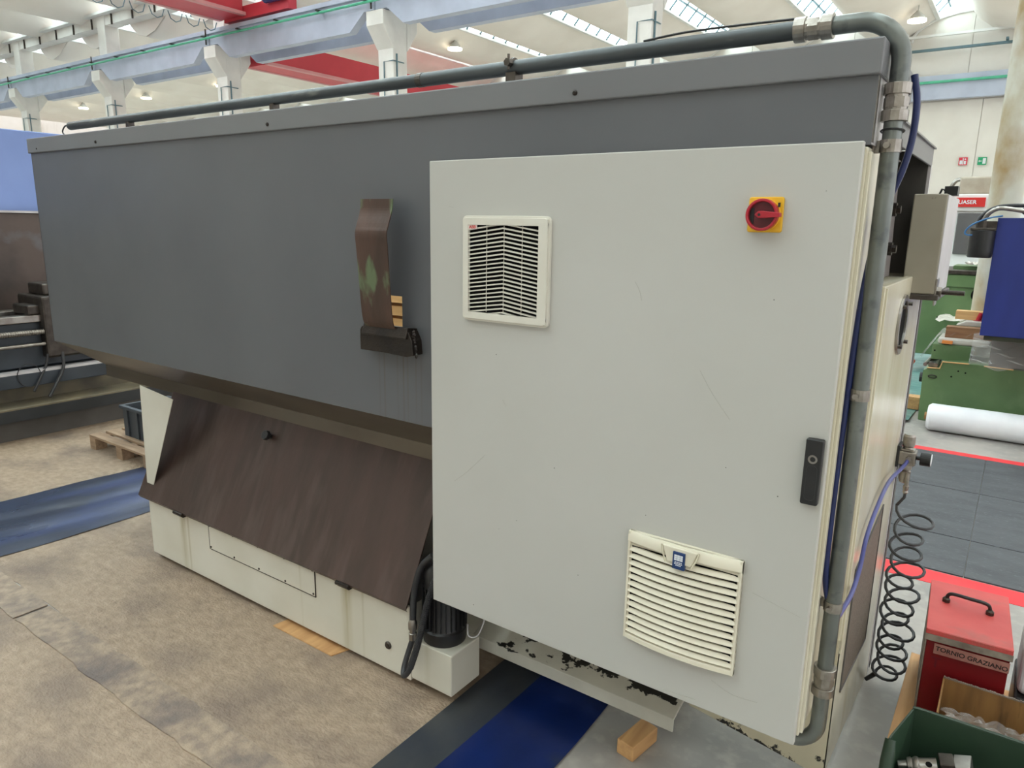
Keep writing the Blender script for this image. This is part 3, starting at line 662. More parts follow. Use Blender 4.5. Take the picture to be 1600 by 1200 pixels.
# items on the roof cover
B().lathe((-1.93, .40, 2.256), [(.17, 0), (.18, .012), (.12, .045), (.02, .055)], n=28).build('round_cap', M['black'], enc, smooth=True)
b = B().box(-.68, -.55, .12, .34, 2.256, 2.268); b.box(-.665, -.565, .14, .32, 2.268, 2.278); b.box(-.65, -.58, .16, .30, 2.278, 2.288)
b.build('roof_vent', M['greydk'], enc, bevel=.003)
# chip flap: bent plate in a slot
fl = B(); th = .004
path = [(-.030, 1.922), (-.034, 1.885), (-.052, 1.835), (-.060, 1.805), (-.055, 1.750), (-.040, 1.570), (-.032, 1.510), (-.020, 1.485)]
sp_ = smoothpath([(0, y, z) for y, z in path], 5)
vs = []
for p in sp_:
    t = (1.922 - p.z) / .44; xl = -1.886 - .004 * t; xr = -1.735 - .010 * t
    vs += [(xl, p.y - th, p.z), (xr, p.y - th, p.z), (xr, p.y, p.z), (xl, p.y, p.z)]
n = len(sp_); fs = [(i * 4 + j, i * 4 + (j + 1) % 4, (i + 1) * 4 + (j + 1) % 4, (i + 1) * 4 + j) for i in range(n - 1) for j in range(4)] + [(0, 1, 2, 3), ((n - 1) * 4, (n - 1) * 4 + 3, (n - 1) * 4 + 2, (n - 1) * 4 + 1)]
fl.add(vs, fs); flap = fl.build('chip_flap', M['flap'], enc)
b = B().prism([(.03, 1.488), (-.018, 1.495), (-.030, 1.460), (-.030, 1.456), (.03, 1.456)], 0, -1.905, -1.690); b.build('clamp_bar', M['oily'], flap, bevel=.002)
b = B().prism([(-1.925, 1.395), (-1.925, 1.468), (-1.915, 1.482), (-1.69, 1.482), (-1.672, 1.450), (-1.668, 1.400), (-1.70, 1.392), (-1.80, 1.396)], 1, -.020, .05); b.build('slot_mouth', M['oily'], flap, bevel=.003)
b = B()
for i in range(26):
    z = 1.395 + .0035 * i; x = -1.668 + random.uniform(-.006, .005) - .010 * (i / 26); r = random.uniform(.004, .008); b.lathe((x, -.004, z), [(r * .2, -r), (r, 0), (r * .2, r)], 1, 6)
b.build('weld_bead', M['oily'], flap, smooth=True)
# light seen through the opening: stacked boards behind
tag(B().box(-5.7, -4.7, 3.6, 3.9, 0, .86).box(-5.6, -4.8, 3.55, 3.9, .90, 1.0).box(-5.6, -4.8, 3.5, 3.9, 1.04, 1.18).build('timber_stack', M['woodlt']), 'pale timber stack glimpsed through the opening beside the flap', 'timber')

# ================================================================== COOLANT TANK
tk = empty('coolant_tank', (-2.67, .4, .028), 'long white coolant tank with a brown sloping lid', 'tank')
B().box(-3.748, -1.80, .083, .80, .03, .362).build('tank_body', M['tank'], tk, bevel=.004)
B().box(-1.797, -1.586, .083, .262, .045, .222).build('end_block', M['tank'], tk, bevel=.005)
B().prism([(-3.748, .362), (-3.722, .985), (-3.41, .955), (-3.72, .362)], 1, .083, .086).build('cheek_plate', M['tank'], tk)
B().prism([(.09, .362), (.30, .90), (.8, .90), (.8, .362)], 0, -1.83, -1.80).build('cheek_plate', M['greydk'], tk)
ld = B().prism([(.050, .368), (.054, .362), (.304, .893), (.300, .900)], 0, -3.79, -1.79)
ld.add([(-3.79, .052, .366), (-1.79, .052, .366), (-1.79, .060, .352), (-3.79, .060, .352)], [(0, 1, 2, 3)]); lid = ld.build('lid', M['lid'], tk, bevel=.0015)
# knob on lid
kn = Vector((-2.875, .262, .82)); nn = Vector((0, -.90, .43)).normalized()
b = B().cyl(kn, kn + nn * .022, .010, 10); b.cyl(kn + nn * .020, kn + nn * .040, .024, 7); b.build('knob', M['black'], lid, bevel=.002)
for X in (-3.40, -2.155):
    b = B().box(X - .035, X + .035, .055, .083, .338, .368); b.cyl((X - .04, .052, .355), (X + .04, .052, .355), .010, 8); b.build('hinge', M['oily'], tk, bevel=.002)
pl = B().box(-3.176, -2.368, .0795, .083, .214, .352).build('cover_plate', M['tank'], tk, bevel=.001)
for k in range(5):
    for z in (.226, .340):
        B().lathe((-3.165 + .196 * k, .0795, z), [(.0055, 0), (.0055, -.002), (.003, -.004)], 1, 10).build('screw', M['darksteel'], pl)
b = B(); ring_prism(b, [(-3.178, .212), (-2.366, .212), (-2.366, .354), (-3.178, .354)], [(-3.174, .216), (-2.370, .216), (-2.370, .350), (-3.174, .350)], 1, .0790, .0826); b.build('plate_joint', M['oily'], tk)
b = B(); b.lathe((-1.923, .083, .145), [(.017, 0), (.017, -.004), (.013, -.008)], 1, 20); hexnut(b, (-1.923, .074, .145), .009, .004, 1); b.build('drain_plug', M['darksteel'], tk)
for i, (x, y) in enumerate(((-3.66, .16), (-2.7, .2), (-1.95, .2))):
    B().box(x - .04, x + .04, y, y + .08, .003, .032).build('foot', M['greydk'], tk)
tag(B().box(-4.10, -3.78, .36, .50, .0, .085).build('floor_block', M['white'], bevel=.006), 'small white block on the floor left of the tank', 'block')
tag(B().box(-3.86, -3.76, .20, .34, .003, .05).build('wood_wedge', M['woodx'], bevel=.003), 'small brown wood wedge by the left end of the tank', 'wedge')
tag(B().prism([(-2.62, .03), (-2.22, .03), (-2.18, .16), (-2.60, .16)], 2, .003, .008).build('wood_strip', M['wood']), 'thin orange wood strip lying under the tank edge', 'wood strip')

# pump
pm = empty('coolant_pump', (-1.70, .20, .222), 'black coolant pump motor standing on the tank end', 'pump')
B().lathe((-1.700, .178, .222), [(.086, 0), (.088, .012), (.088, .05), (.082, .055), (.078, .06), (.078, .21)], n=28).build('fan_cowl', M['black'], pm, smooth=True)
b = B()
for i in range(24):
    a = 2 * PI * i / 24; b.obox((-1.700 + .082 * math.cos(a), .178 + .082 * math.sin(a), .37), (math.cos(a), math.sin(a), 0), (-math.sin(a), math.cos(a), 0), (0, 0, 1), .008, .0016, .085)
b.build('cooling_fins', M['black'], pm)
B().lathe((-1.700, .178, .43), [(.078, 0), (.084, .01), (.084, .10), (.06, .13)], n=28).build('motor_housing', M['black'], pm, smooth=True)
hs = smoothpath([(-1.70, .11, .60), (-1.745, .10, .55), (-1.768, .09, .48), (-1.775, .08, .40), (-1.772, .07, .325)], 6)
B().tube(hs, .013, 10).build('hose', M['rubber'], pm, smooth=True)
b = B(); b.lathe((-1.771, .068, .235), [(.010, 0), (.016, .002), (.016, .03), (.013, .032), (.013, .045), (.018, .048), (.018, .075), (.012, .09)], n=14); b.build('fitting', M['nickel'], pm, smooth=True)
b = B(); b.tube(smoothpath([(-1.771, .068, .24), (-1.778, .045, .18), (-1.775, .02, .135), (-1.757, .00, .118), (-1.735, .01, .15), (-1.722, .035, .23), (-1.71, .055, .32), (-1.69, .07, .43), (-1.67, .09, .52)], 6), .0115, 10)
b.build('corrugated_hose', M['rubber'], pm, smooth=True)
b = B(); pp = smoothpath([(-1.735, .01, .15), (-1.722, .035, .23), (-1.71, .055, .32), (-1.69, .07, .43), (-1.67, .09, .52)], 14)
for i in range(1, len(pp) - 1):
    d = (pp[i + 1] - pp[i - 1]).normalized(); b.tube([pp[i] - d * .0018, pp[i] + d * .0018], .0138, 10)
b.build('hose_rings', M['rubber'], pm)
b = B(); b.tube(smoothpath([(-1.60, .20, .30), (-1.57, .17, .275), (-1.535, .18, .285), (-1.52, .2, .34), (-1.525, .22, .40)], 6), .003, 6); b.build('wire', M['jboxside'], pm)

# ================================================================== MACHINE BASE
bs = empty('machine_pedestal', (-.95, .8, .06), 'cream machine base with flaking paint and round side opening', 'machine base')
B().prism([(.42, .205), (.42, .52), (.46, .52), (.46, .19)], 0, -1.66, -.775).build('plinth_panel', M['plinth'], bs)
B().prism([(.42, .215), (.31, .180), (.31, .128), (.318, .128), (.318, .172), (.425, .20)], 0, -1.66, -.775).build('plinth_ledge', M['ledge'], bs, bevel=.002)
b = B()
for x in (-1.02,): b.box(x - .0015, x + .0015, .4185, .421, .235, .5)
b.build('panel_seam', M['hole'], bs)
B().box(-3.6, -1.0, .9, 1.25, .05, .88).build('bed', M['greydk'], bs)
b = B().prism([(-.765, .17), (-.765, .60), (-.306, .60), (-.306, .105)], 1, .43, .46); b.build('front_panel', M['base'], bs)
fr = B().cyl((-.60, .429, .27), (-.60, .426, .27), .052, 24); fr.build('screen_disc', M['darksteel'], bs)
# side panel with mesh panel and round opening
SXA, SXB = -.330, -.306
b = B()
side = [(.432, .105), (.432, 1.695), (1.30, 1.695), (1.285, .012), (.60, .09)]
b.prism(side, 0, SXA, SXB); sp = b.build('side_panel', M['side'], bs, bevel=.003)
B().box(-.60, SXA, .43, 1.3, 1.66, 1.69).build('top_plate', M['side'], bs)
B().box(-.335, -.3, .44, .452, .55, 1.69).build('corner_trim', M['side'], bs, bevel=.002)
B().box(-.345, -.306, 1.30, 1.325, .0, 1.62).build('rear_edge', M['jboxside'], bs)
B().box(-.345, -.303, 1.325, 1.37, .02, 1.60).build('rear_gasket', M['greydk'], bs)
mp_ = [(.556, .355), (1.03, .305), (1.03, .852), (.60, .795), (.556, .79)]
B().prism(mp_, 0, -.3055, -.3035).build('mesh_panel', M['chip'], bs)
b = B(); mo = mp_; cy = sum(p[0] for p in mp_) / 5; cz = sum(p[1] for p in mp_) / 5
ring_prism(b, [(cy + (p[0] - cy) * 1.03, cz + (p[1] - cz) * 1.02) for p in mp_], mp_, 0, -.3058, -.301); b.build('mesh_frame', M['greydk'], bs)
# round opening flange
cyf, czf, rf = .855, 1.545, .088; n = 28
b = B(); ring_prism(b, [(cyf + rf * 1.18 * math.cos(2 * PI * i / n), czf + rf * 1.12 * math.sin(2 * PI * i / n)) for i in range(n)], [(cyf + rf * .92 * math.cos(2 * PI * i / n), czf + rf * .9 * math.sin(2 * PI * i / n)) for i in range(n)], 0, -.306, -.298)
fg = b.build('flange_ring', M['steel'], bs, bevel=.001)
B().add([(-.3045, cyf + rf * .94 * math.cos(2 * PI * i / n), czf + rf * .92 * math.sin(2 * PI * i / n)) for i in range(n)], [tuple(range(n))]).build('opening', M['hole'], fg)
for a in (45, 135, 225, 315):
    yy = cyf + rf * 1.06 * math.cos(math.radians(a)); zz = czf + rf * 1.03 * math.sin(math.radians(a)); b = B(); hexnut(b, (-.298, yy, zz), .007, .012, 0); b.build('bolt', M['darksteel'], fg)
# timber under the base
tag(B().prism([(-.955, .250), (-.885, .237), (-.860, .39), (-.930, .405)], 2, .0, .058).build('wood_block', M['wood'], bevel=.004), 'sawn timber block on the floor under the base', 'wood block')

# ================================================================== CONDUIT
cd = empty('conduit_pipe', (-.288, .1, .45), 'galvanised conduit pipe bent over the top and down the right side', 'pipe')
ZH = 2.309; XV = -.288; YV = .10; R = .095
def arc(c, r, a0, a1, n=12): return [(c[0] + r * math.cos(math.radians(a0 + (a1 - a0) * i / n)), YV, c[1] + r * math.sin(math.radians(a0 + (a1 - a0) * i / n))) for i in range(n + 1)]
B().tube([(-4.20, YV, ZH + .002), (-1.725, YV, ZH)], .0205, 18).build('top_pipe_left', M['galvdk'], cd, smooth=True)
B().tube([(-1.722, YV, ZH), (-.48, YV, ZH)], .0215, 18).build('top_pipe', M['galvdk'], cd, smooth=True)
B().tube([(-.48, YV, ZH)] + arc((XV - R, ZH - R), R, 90, 0) + [(XV, YV, 2.14)], .0205, 18).build('top_bend', M['galv'], cd, smooth=True)
B().tube([(XV, YV, 2.12), (XV, YV, .66)], .0205, 18).build('riser', M['galv'], cd, smooth=True)
B().tube([(XV, YV, .68), (XV, YV, .53)] + arc((XV - .075, .525), .075, 0, -75, 10)[1:] + [(-.40, YV + .02, .440), (-.46, YV + .05, .44)], .0205, 18).build('bottom_bend', M['galv'], cd, smooth=True)
def coupling(a, b_, ax):
    a, b_ = Vector(a), Vector(b_); d = b_ - a; L = d.length; d.normalize(); q = B()
    for s, e_, r in ((0, .30, .0285), (.36, .64, .0262), (.70, 1, .0285)): q.cyl(a + d * L * s, a + d * L * e_, r, 20 if r > .027 else 8)
    q.cyl(a + d * L * .28, a + d * L * .72, .0245, 18)
    return q.build('coupling', M['nickel'], cd, bevel=.0015)
coupling((-.525, YV, ZH), (-.438, YV, ZH), 0); coupling((XV, YV, 2.170), (XV, YV, 2.088), 2); coupling((XV, YV, .700), (XV, YV, .617), 2)
B().cyl((-1.735, YV, ZH), (-1.712, YV, ZH), .0228, 16).build('pipe_joint', M['darksteel'], cd)
for X in (-1.345,):
    b = B().box(X - .018, X + .018, YV - .02, YV + .02, 2.256, ZH - .015); b.cyl((X, YV - .03, ZH - .01), (X, YV - .03, ZH + .034), .004, 8); b.tube([(X, YV + .024 * math.cos(t), ZH + .024 * math.sin(t)) for t in [PI * i / 10 for i in range(11)]], .006, 6); b.cyl((X, YV - .022, ZH + .01), (X, YV - .040, ZH + .01), .012, 6); b.build('top_clamp', M['darksteel'], cd)
for X in (-3.6, -2.5):
    B().box(X - .012, X + .012, YV - .015, YV + .015, 2.256, ZH - .016).build('top_clamp', M['darksteel'], cd)
for zc, first in ((2.035, 1), (1.452, 0), (.880, 0)):
    b = B(); n = 18
    ring_prism(b, [(XV + .0235 * math.cos(2 * PI * i / n), YV + .0235 * math.sin(2 * PI * i / n)) for i in range(n)], [(XV + .0205 * math.cos(2 * PI * i / n), YV + .0205 * math.sin(2 * PI * i / n)) for i in range(n)], 2, zc - .014, zc + .014)
    b.box(-.322, XV - .018, YV + .004, YV + .0075, zc - .014, zc + .014); b.box(-.3225, -.319, YV - .02, YV + .0075, zc - .014, zc + .014)
    b.cyl((XV - .004, YV - .022, zc), (XV - .004, YV - .036, zc), .007, 10)
    b.build('side_clamp', M['nickel'], cd)
b = B(); b.tube([(XV + .024 * math.cos(2 * PI * i / 20), YV + .024 * math.sin(2 * PI * i / 20), 2.068 - .003 * math.sin(2 * PI * i / 20)) for i in range(20)], .0022, 6, closed=True); b.build('cable_tie', M['black'], cd)
b = B(); b.tube(smoothpath([(-4.20, YV, ZH), (-4.235, YV - .01, ZH + .004), (-4.25, YV - .02, ZH - .025), (-4.22, YV - .02, ZH - .045), (-4.15, YV - .02, ZH - .05)], 5), .004, 6); b.build('cable_end', M['rubber'], cd)
b = B(); b.tube(smoothpath([(-.92, YV, ZH + .024), (-.80, YV - .005, ZH + .030), (-.66, YV, ZH + .030), (-.53, YV, ZH + .026)], 6), .003, 6); b.build('thin_cable', M['black'], cd)

# blue air hose
hs = empty('blue_air_hose', (-.30, .1, .95), 'dark blue air hose looping beside the conduit', 'hose')
ph = smoothpath([(-.262, .13, 2.19), (-.250, .128, 2.13), (-.250, .128, 2.05), (-.262, .125, 1.98), (-.292, .13, 1.88), (-.306, .10, 1.73), (-.3115, .092, 1.557), (-.3145, .085, 1.311), (-.3145, .080, 1.102), (-.312, .085, .965), (-.300, .10, .885), (-.290, .135, .84)], 7)
B().tube(ph, .0078, 10).build('hose', M['bluehose'], hs, smooth=True)
ph = smoothpath([(-.290, .135, .84), (-.289, .19, .80), (-.289, .28, .785), (-.289, .42, .775), (-.289, .52, .818), (-.289, .58, .90), (-.288, .74, .952), (-.284, .93, .982), (-.270, 1.18, .972), (-.262, 1.262, .985)], 7)
tag(B().tube(ph, .0070, 10).build('hose_end', M['bluehose2'], hs, smooth=True), 'lighter violet blue end of the hose')

# junction box on the side
jb = empty('junction_box', (-.285, 1.2, 1.62), 'worn grey beige junction box with threaded rod', 'box')
B().box(-.335, -.236, 1.0, 1.40, 1.637, 1.967).build('box_body', [M['jbox'], M['jboxside']], jb, bevel=.004)
B().box(-.2362, -.2330, 1.003, 1.397, 1.64, 1.964).build('side_plate', M['jboxside'], jb, bevel=.001)
B().box(-.345, -.222, .990, 1.41, 1.618, 1.637).build('bottom_flange', M['darksteel'], jb, bevel=.004)
b = B(); b.cyl((-.236, 1.03, 1.645), (-.150, 1.03, 1.645), .0075, 12)
for i in range(26): b.cyl((-.215 + .0025 * i, 1.03, 1.645), (-.2138 + .0025 * i, 1.03, 1.645), .0083, 10)
b.build('threaded_rod', M['darksteel'], jb)
b = B(); hexnut(b, (-.233, 1.03, 1.645), .018, .016, 0); b.box(-.236, -.231, 1.0, 1.06, 1.60, 1.69); b.build('nut', M['nickel'], jb, bevel=.001)
b = B(); b.box(-.262, -.222, 1.15, 1.22, 1.967, 1.998); b.tube([(-.262, 1.18, 1.985), (-.272, 1.18, 1.99), (-.28, 1.18, 1.967)], .004, 6); b.build('connector', M['black'], jb, bevel=.004)

# regulator
rg = empty('air_regulator', (-.27, 1.28, .86), 'nickel air pressure regulator with black gauge', 'regulator')
B().box(-.306, -.296, 1.25, 1.33, .945, 1.03).build('mount_plate', M['black'], rg)
b = B().box(-.304, -.240, 1.255, 1.315, .955, 1.010); b.box(-.298, -.246, 1.262, 1.308, 1.010, 1.018); b.build('body', M['nickel'], rg, bevel=.005)
b = B().lathe((-.272, 1.285, 1.015), [(.020, 0), (.018, .010), (.022, .014), (.022, .052), (.018, .060)], n=18); b.build('adjust_knob', M['nickel'], rg, bevel=.001)
b = B().cyl((-.240, 1.285, .985), (-.224, 1.285, .985), .008, 10); b.cyl((-.226, 1.285, .985), (-.190, 1.285, .985), .027, 22); gg = b.build('gauge', M['black'], rg, bevel=.002)
B().cyl((-.190, 1.285, .985), (-.188, 1.285, .985), .0235, 22).build('gauge_glass', M['whiteprint'], gg)
b = B().lathe((-.272, 1.285, .875), [(.006, 0), (.017, .006), (.021, .02), (.021, .05), (.016, .055), (.022, .06), (.022, .085)], n=18); b.build('filter_bowl', M['nickel'], rg, smooth=True)
b = B(); b.cyl((-.262, 1.252, .985), (-.262, 1.235, .985), .011, 6); b.build('elbow', M['nickel'], rg); b = B(); b.lathe((-.258, 1.25, .845), [(.008, 0), (.011, .006), (.008, .012), (.011, .018), (.011, .032), (.008, .034), (.008, .085)], n=12); b.build('hose_barb', M['nickel'], rg, smooth=True)

# coiled hose
ch = empty('coiled_hose', (-.235, 1.2, .03), 'black coiled spiral air hose hanging from the regulator', 'hose')
pts = [(-.258, 1.25, .850), (-.258, 1.245, .83)]
T = 13
for i in range(T * 16 + 1):
    t = i / (T * 16); a = PI + 2 * PI * T * t; z = .795 - .74 * (t ** .82); sw_ = .012 * math.sin(7.3 * t * T / 3) 
    cx = -.222 - .004 * t + sw_; cyy = 1.245 - .02 * t
    r = .058 - .008 * t + .006 * math.sin(t * 31)
    tilt = .10 * math.sin(3.1 * a / (2 * PI) + 1)
    x = cx + r * math.cos(a); y = cyy + r * math.sin(a); zz = z + r * tilt * math.cos(a + .5) + .34 * r * math.sin(a)
    pts.append((x, y, max(zz, .028)))
B().tube(smoothpath(pts[:2], 2)[:1] + pts[1:], .0060, 7).build('coil', M['rubber'], ch, smooth=True)
B().tube([pts[-1], (pts[-1][0] - .03, pts[-1][1] - .01, .026)], [.010, .008], 8).build('plug', M['black'], ch)

# ================================================================== RIGHT FOREGROUND
pa = empty('pallet', (.2, .8, 0), 'pale wooden pallet carrying the red box and green bin', 'pallet')
for i, x in enumerate((-.160, .02, .20, .38)):
    B().box(x, x + .10 if i == 0 else x + .14, .10, 1.345, .118, .140).build('board', M['wood'], pa, bevel=.002)
for y in (.12, .66, 1.22):
    B().box(-.160, .52, y, y + .10, .095, .118).build('crossboard', M['wood'], pa, bevel=.002)
    for x in (-.160, .14, .42): B().box(x, x + .10, y, y + .10, .0, .095).build('pallet_block', M['woodx'], pa, bevel=.002)
# red box
rb = empty('red_box', (-.101, .884, .14), 'red wooden box with black handle and taped handwriting', 'box'); rb.rotation_euler = (0, 0, math.radians(3.3))
B().box(.003, .245, .003, .412, 0, .318).build('box_body', M['boxred2'], rb, local=True, bevel=.002)
B().box(-.002, .003, -.001, .414, 0, .318).build('side_board', M['greydust'], rb, local=True)
B().box(-.003, .250, -.004, .416, .322, .360).build('lid', [M['boxred']], rb, local=True, bevel=.002)
B().box(-.0045, .2515, -.0055, .4175, .318, .342).build('lid_edge', M['greydust'], rb, local=True, bevel=.001)
b = B()
x = 0
for i in range(24): b.box(x, x + .0101, -.0062, -.004, .3425 + .004 * math.sin(i * .5) ** 2 + random.uniform(0, .002), .3585); x += .0103
b.build('peeled_edge', M['boxred'], rb, local=True)
hb = B(); hb.tube(smoothpath([(.050, .245, .362), (.050, .243, .372), (.056, .241, .392), (.075, .239, .398), (.125, .232, .398), (.160, .227, .398), (.180, .225, .392), (.186, .224, .372), (.186, .224, .362)], 5), .0065, 8)
hh = hb.build('handle', M['black'], rb, local=True, smooth=True)
for x, y in ((.050, .245), (.186, .224)): B().lathe((x, y, .360), [(.013, 0), (.013, .012), (.008, .018)], n=12).build('handle_foot', M['darksteel'], hh, local=True)
tp = B().box(.028, .246, -.0062, -.0048, .274, .312).build('tape', M['tape'], rb, local=True)
t = text('lettering', 'TORNIO GRAZIANO', .0225, (0, 0, 0), (PI / 2, 0, 0), M['ink'], tp, .0002); t.location = (.138, -.0068, .291); t.rotation_euler = (PI / 2, math.radians(2), 0)
t = text('mark', 'T', .055, (0, 0, 0), (PI / 2, 0, 0), M['swreddk'], rb, .0002, sx=.9); t.location = (.040, .0024, .235)
# cardboard box
cb = empty('cardboard_box', (.10, .74, .14), 'open cardboard box of clear crumpled plastic', 'box')
def wallb(x0, x1, y0, y1, z0, z1, nm='panel'): return B().box(x0, x1, y0, y1, z0, z1).build(nm, M['card'], cb, bevel=.001)
wallb(-.032, .33, .855, .860, .14, .350); wallb(-.032, -.027, .64, .855, .14, .345); wallb(.325, .33, .64, .855, .14, .345); wallb(-.027, .325, .64, .645, .14, .30); wallb(-.027, .325, .645, .855, .14, .145)
b = B()
for i in range(60):
    x = -.03 + .36 * i / 60; b.box(x, x + .005, .8535, .8615, .348, .351 + random.uniform(0, .003))
b.build('torn_edge', M['greydust'], cb)
def crumple(cx, cy, cz, sx_, sy_, amp, seed, nx=34, ny=26):
    rnd = random.Random(seed); ridges = [(rnd.uniform(0, 1), rnd.uniform(0, 1), rnd.uniform(0, 2 * PI), rnd.uniform(3, 9), rnd.uniform(.4, 1)) for _ in range(9)]
    def f(u, v):
        z = 0
        for (a, b_, th_, fr, am) in ridges:
            d = (u - a) * math.cos(th_) + (v - b_) * math.sin(th_); z += am * abs(((d * fr) % 1) - .5)
        return (cx + (u - .5) * sx_ + .01 * math.sin(v * 19), cy + (v - .5) * sy_, cz + amp * (z / 4 - .5) * 2)
    return B().grid(nx, ny, f)
tag(crumple(.15, .75, .255, .33, .195, .05, 3).build('plastic_bag', M['film']), 'clear crumpled plastic bag lying in the cardboard box', 'plastic bag')
# white canister and black base
tag(B().box(.175, .42, .96, 1.25, .14, .30).build('black_case', M['black'], bevel=.008), 'black case on the pallet right of the red box', 'case')
cn = empty('white_canister', (.30, 1.08, .30), 'white plastic canister at the right edge behind the cardboard box', 'canister')
B().box(.178, .42, .98, 1.22, .30, .60).build('body', M['plasticw'], cn, bevel=.025, seg=4)
B().cyl((.34, 1.1, .60), (.34, 1.1, .63), .025, 16).build('cap', M['black'], cn)
# green bin
bn = empty('green_bin', (.12, .45, .14), 'dark green open front storage bin holding metal parts', 'bin')
tb = .006
def quadwall(pts, nm, m_=M['bin']):
    b = B(); b.add(pts, [(0, 1, 2, 3)]); return b.build(nm, m_, bn, solid=tb, bevel=.001)
quadwall([(-.088, .600, .14), (.40, .610, .14), (.40, .622, .352), (-.092, .608, .352)], 'back_wall')
b = B(); b.add([(-.088, .600, .14), (-.092, .608, .352), (-.132, .455, .335), (-.136, .430, .335), (-.130, .405, .27), (-.126, .375, .14)], [(0, 1, 2, 3, 4, 5)]); b.build('side_wall', M['bin'], bn, solid=tb, bevel=.001)
b = B(); b.tube([(-.133, .440, .325), (-.132, .405, .27), (-.130, .385, .14)], [.016, .020, .021], 12); b.build('corner_post', M['bin'], bn, smooth=True)
b = B(); b.tube(smoothpath([(-.095, .606, .353), (-.06, .611, .353), (.1, .616, .353), (.40, .624, .353)], 3), .0055, 6); b.build('rim', M['bin'], bn, smooth=True)
b = B(); b.add([(-.128, .375, .14), (.40, .385, .14), (.40, .372, .255), (-.06, .380, .268), (-.10, .385, .262), (-.126, .39, .235)], [(0, 1, 2, 3, 4, 5)]); b.build('front_lip', M['bin'], bn, solid=tb)
b = B(); b.tube(smoothpath([(-.126, .39, .235), (-.10, .383, .262), (-.06, .379, .268), (.1, .376, .262), (.40, .371, .255)], 4), .005, 6); b.build('front_rim', M['bin'], bn, smooth=True)
quadwall([(-.12, .38, .144), (.40, .38, .144), (.40, .60, .144), (-.09, .60, .144)], 'floor_plate')
# metal parts in the bin
t1 = empty('machined_tool', (-.04, .47, .20), 'turned steel tool holder with a cross hole in the bin', 'tool')
a, b_ = Vector((-.105, .462, .235)), Vector((.035, .490, .272)); d = (b_ - a).normalized()
q = B(); L = (b_ - a).length
segs = [(0, .012), (.16, .014), (.18, .023), (.25, .025), (.27, .022), (.33, .027), (.38, .027), (.40, .024), (.72, .026)]
q.tube([a + d * L * s for s, r in segs], [r for s, r in segs], 22); q.build('shank', M['steel'], t1, smooth=True)
q = B(); q.obox(a + d * L * .90, d, Vector((0, 1, 0)).cross(d).cross(d), d.cross(Vector((0, 1, 0))), .020, .03, .03); q.build('square_head', M['darksteel'], t1, bevel=.003)
q = B(); q.cyl(a + d * L * .56 + Vector((0, -.018, .0195)), a + d * L * .56 + Vector((0, -.0185, .021)), .009, 14); q.build('cross_hole', M['hole'], t1)
q = B().obox((.060, .50, .270), d, Vector((0, 1, 0)), d.cross(Vector((0, 1, 0))), .024, .035, .030)
tag(q.build('steel_block', M['steel'], bevel=.003), 'bright rectangular steel block beside the tool holder', 'steel block')
q = B().obox((.14, .47, .235), (1, -.25, -.12), (0, 1, 0), (0, 0, 1), .075, .012, .004); tag(q.build('steel_bar', M['steel'], bevel=.001), 'thin flat steel bar lying across the bin', 'steel bar')
q = B(); ring_prism(q, [(.050 + (.026 + .003 * (i % 2)) * math.cos(2 * PI * i / 20), .415 + (.026 + .003 * (i % 2)) * math.sin(2 * PI * i / 20)) for i in range(20)], [(.050 + .013 * math.cos(2 * PI * i / 20), .415 + .013 * math.sin(2 * PI * i / 20)) for i in range(20)], 2, .235, .252)
tag(q.build('gear_wheel', M['steel']), 'small toothed steel wheel near the bin lip', 'gear')
q = B().cyl((.085, .44, .20), (.16, .50, .215), .028, 14); tag(q.build('steel_bushing', M['oily']), 'dark oily steel bushing among the parts in the bin', 'bushing')
q = B().box(-.06, .22, .40, .56, .147, .20); tag(q.build('swarf', M['oily'], bevel=.01), 'dark oily parts heap filling the bottom of the bin', 'scrap', kind='stuff')

# ================================================================== RIGHT BACKGROUND
# white film roll
rl = empty('film_roll', (.2, 5.85, 0), 'thick white plastic film roll lying on the floor', 'roll')
b = B().lathe((-.56, 5.86, .128), [(.035, 0), (.105, .004), (.127, .03), (.128, 2.3), (.10, 2.32)], 0, 28); b.build('film', M['plasticw'], rl, smooth=True)
b = B().lathe((-.58, 5.86, .128), [(.036, 0), (.036, .03)], 0, 16); b.build('core', M['card'], rl)
gm = empty('green_machine', (.0, 6.6, 0), 'green machine bed partly wrapped in film with a royal blue guard', 'machine')
B().prism([(-.66, 0), (-.675, .50), (-.635, .53), (-.535, .535), (-.52, .600), (-.34, .612), (.9, .598), (.9, 0)], 1, 6.2, 6.78).build('bed', M['mgreen'], gm, bevel=.006)
b = B(); b.tube([(-.64, 6.19, .535), (-.535, 6.19, .54), (-.52, 6.19, .607), (-.30, 6.19, .612)], .007, 5); b.tube([(-.18, 6.19, .607), (.05, 6.19, .600)], .007, 5); b.build('brass_line', M['woodlt'], gm)
B().box(-.635, -.305, 6.35, 6.78, .60, .755).build('block', M['mgreen'], gm, bevel=.006)
b = B(); b.cyl((-.665, 6.22, .56), (-.615, 6.60, .62), .02, 8); b.cyl((-.575, 6.22, .56), (-.55, 6.60, .62), .02, 8); b.box(-.64, -.57, 6.25, 6.5, .54, .58); b.build('guide_rods', M['steel'], gm)
b = B(); b.tube([(-.587 + .035 * math.cos(2 * PI * i / 16), 6.195, .452 + .014 * math.sin(2 * PI * i / 16)) for i in range(16)], .005, 5, closed=True); b.build('slot_ring', M['oily'], gm)
b = B()
for x, z in ((-.38, .53), (-.32, .52), (-.60, .71), (-.43, .47)): b.cyl((x, 6.2, z), (x, 6.196, z), .008, 8)
b.build('screw_hole', M['hole'], gm)
B().cyl((-.72, 6.5, .38), (-.66, 6.5, .38), .05, 14).build('hand_wheel', M['black'], gm)
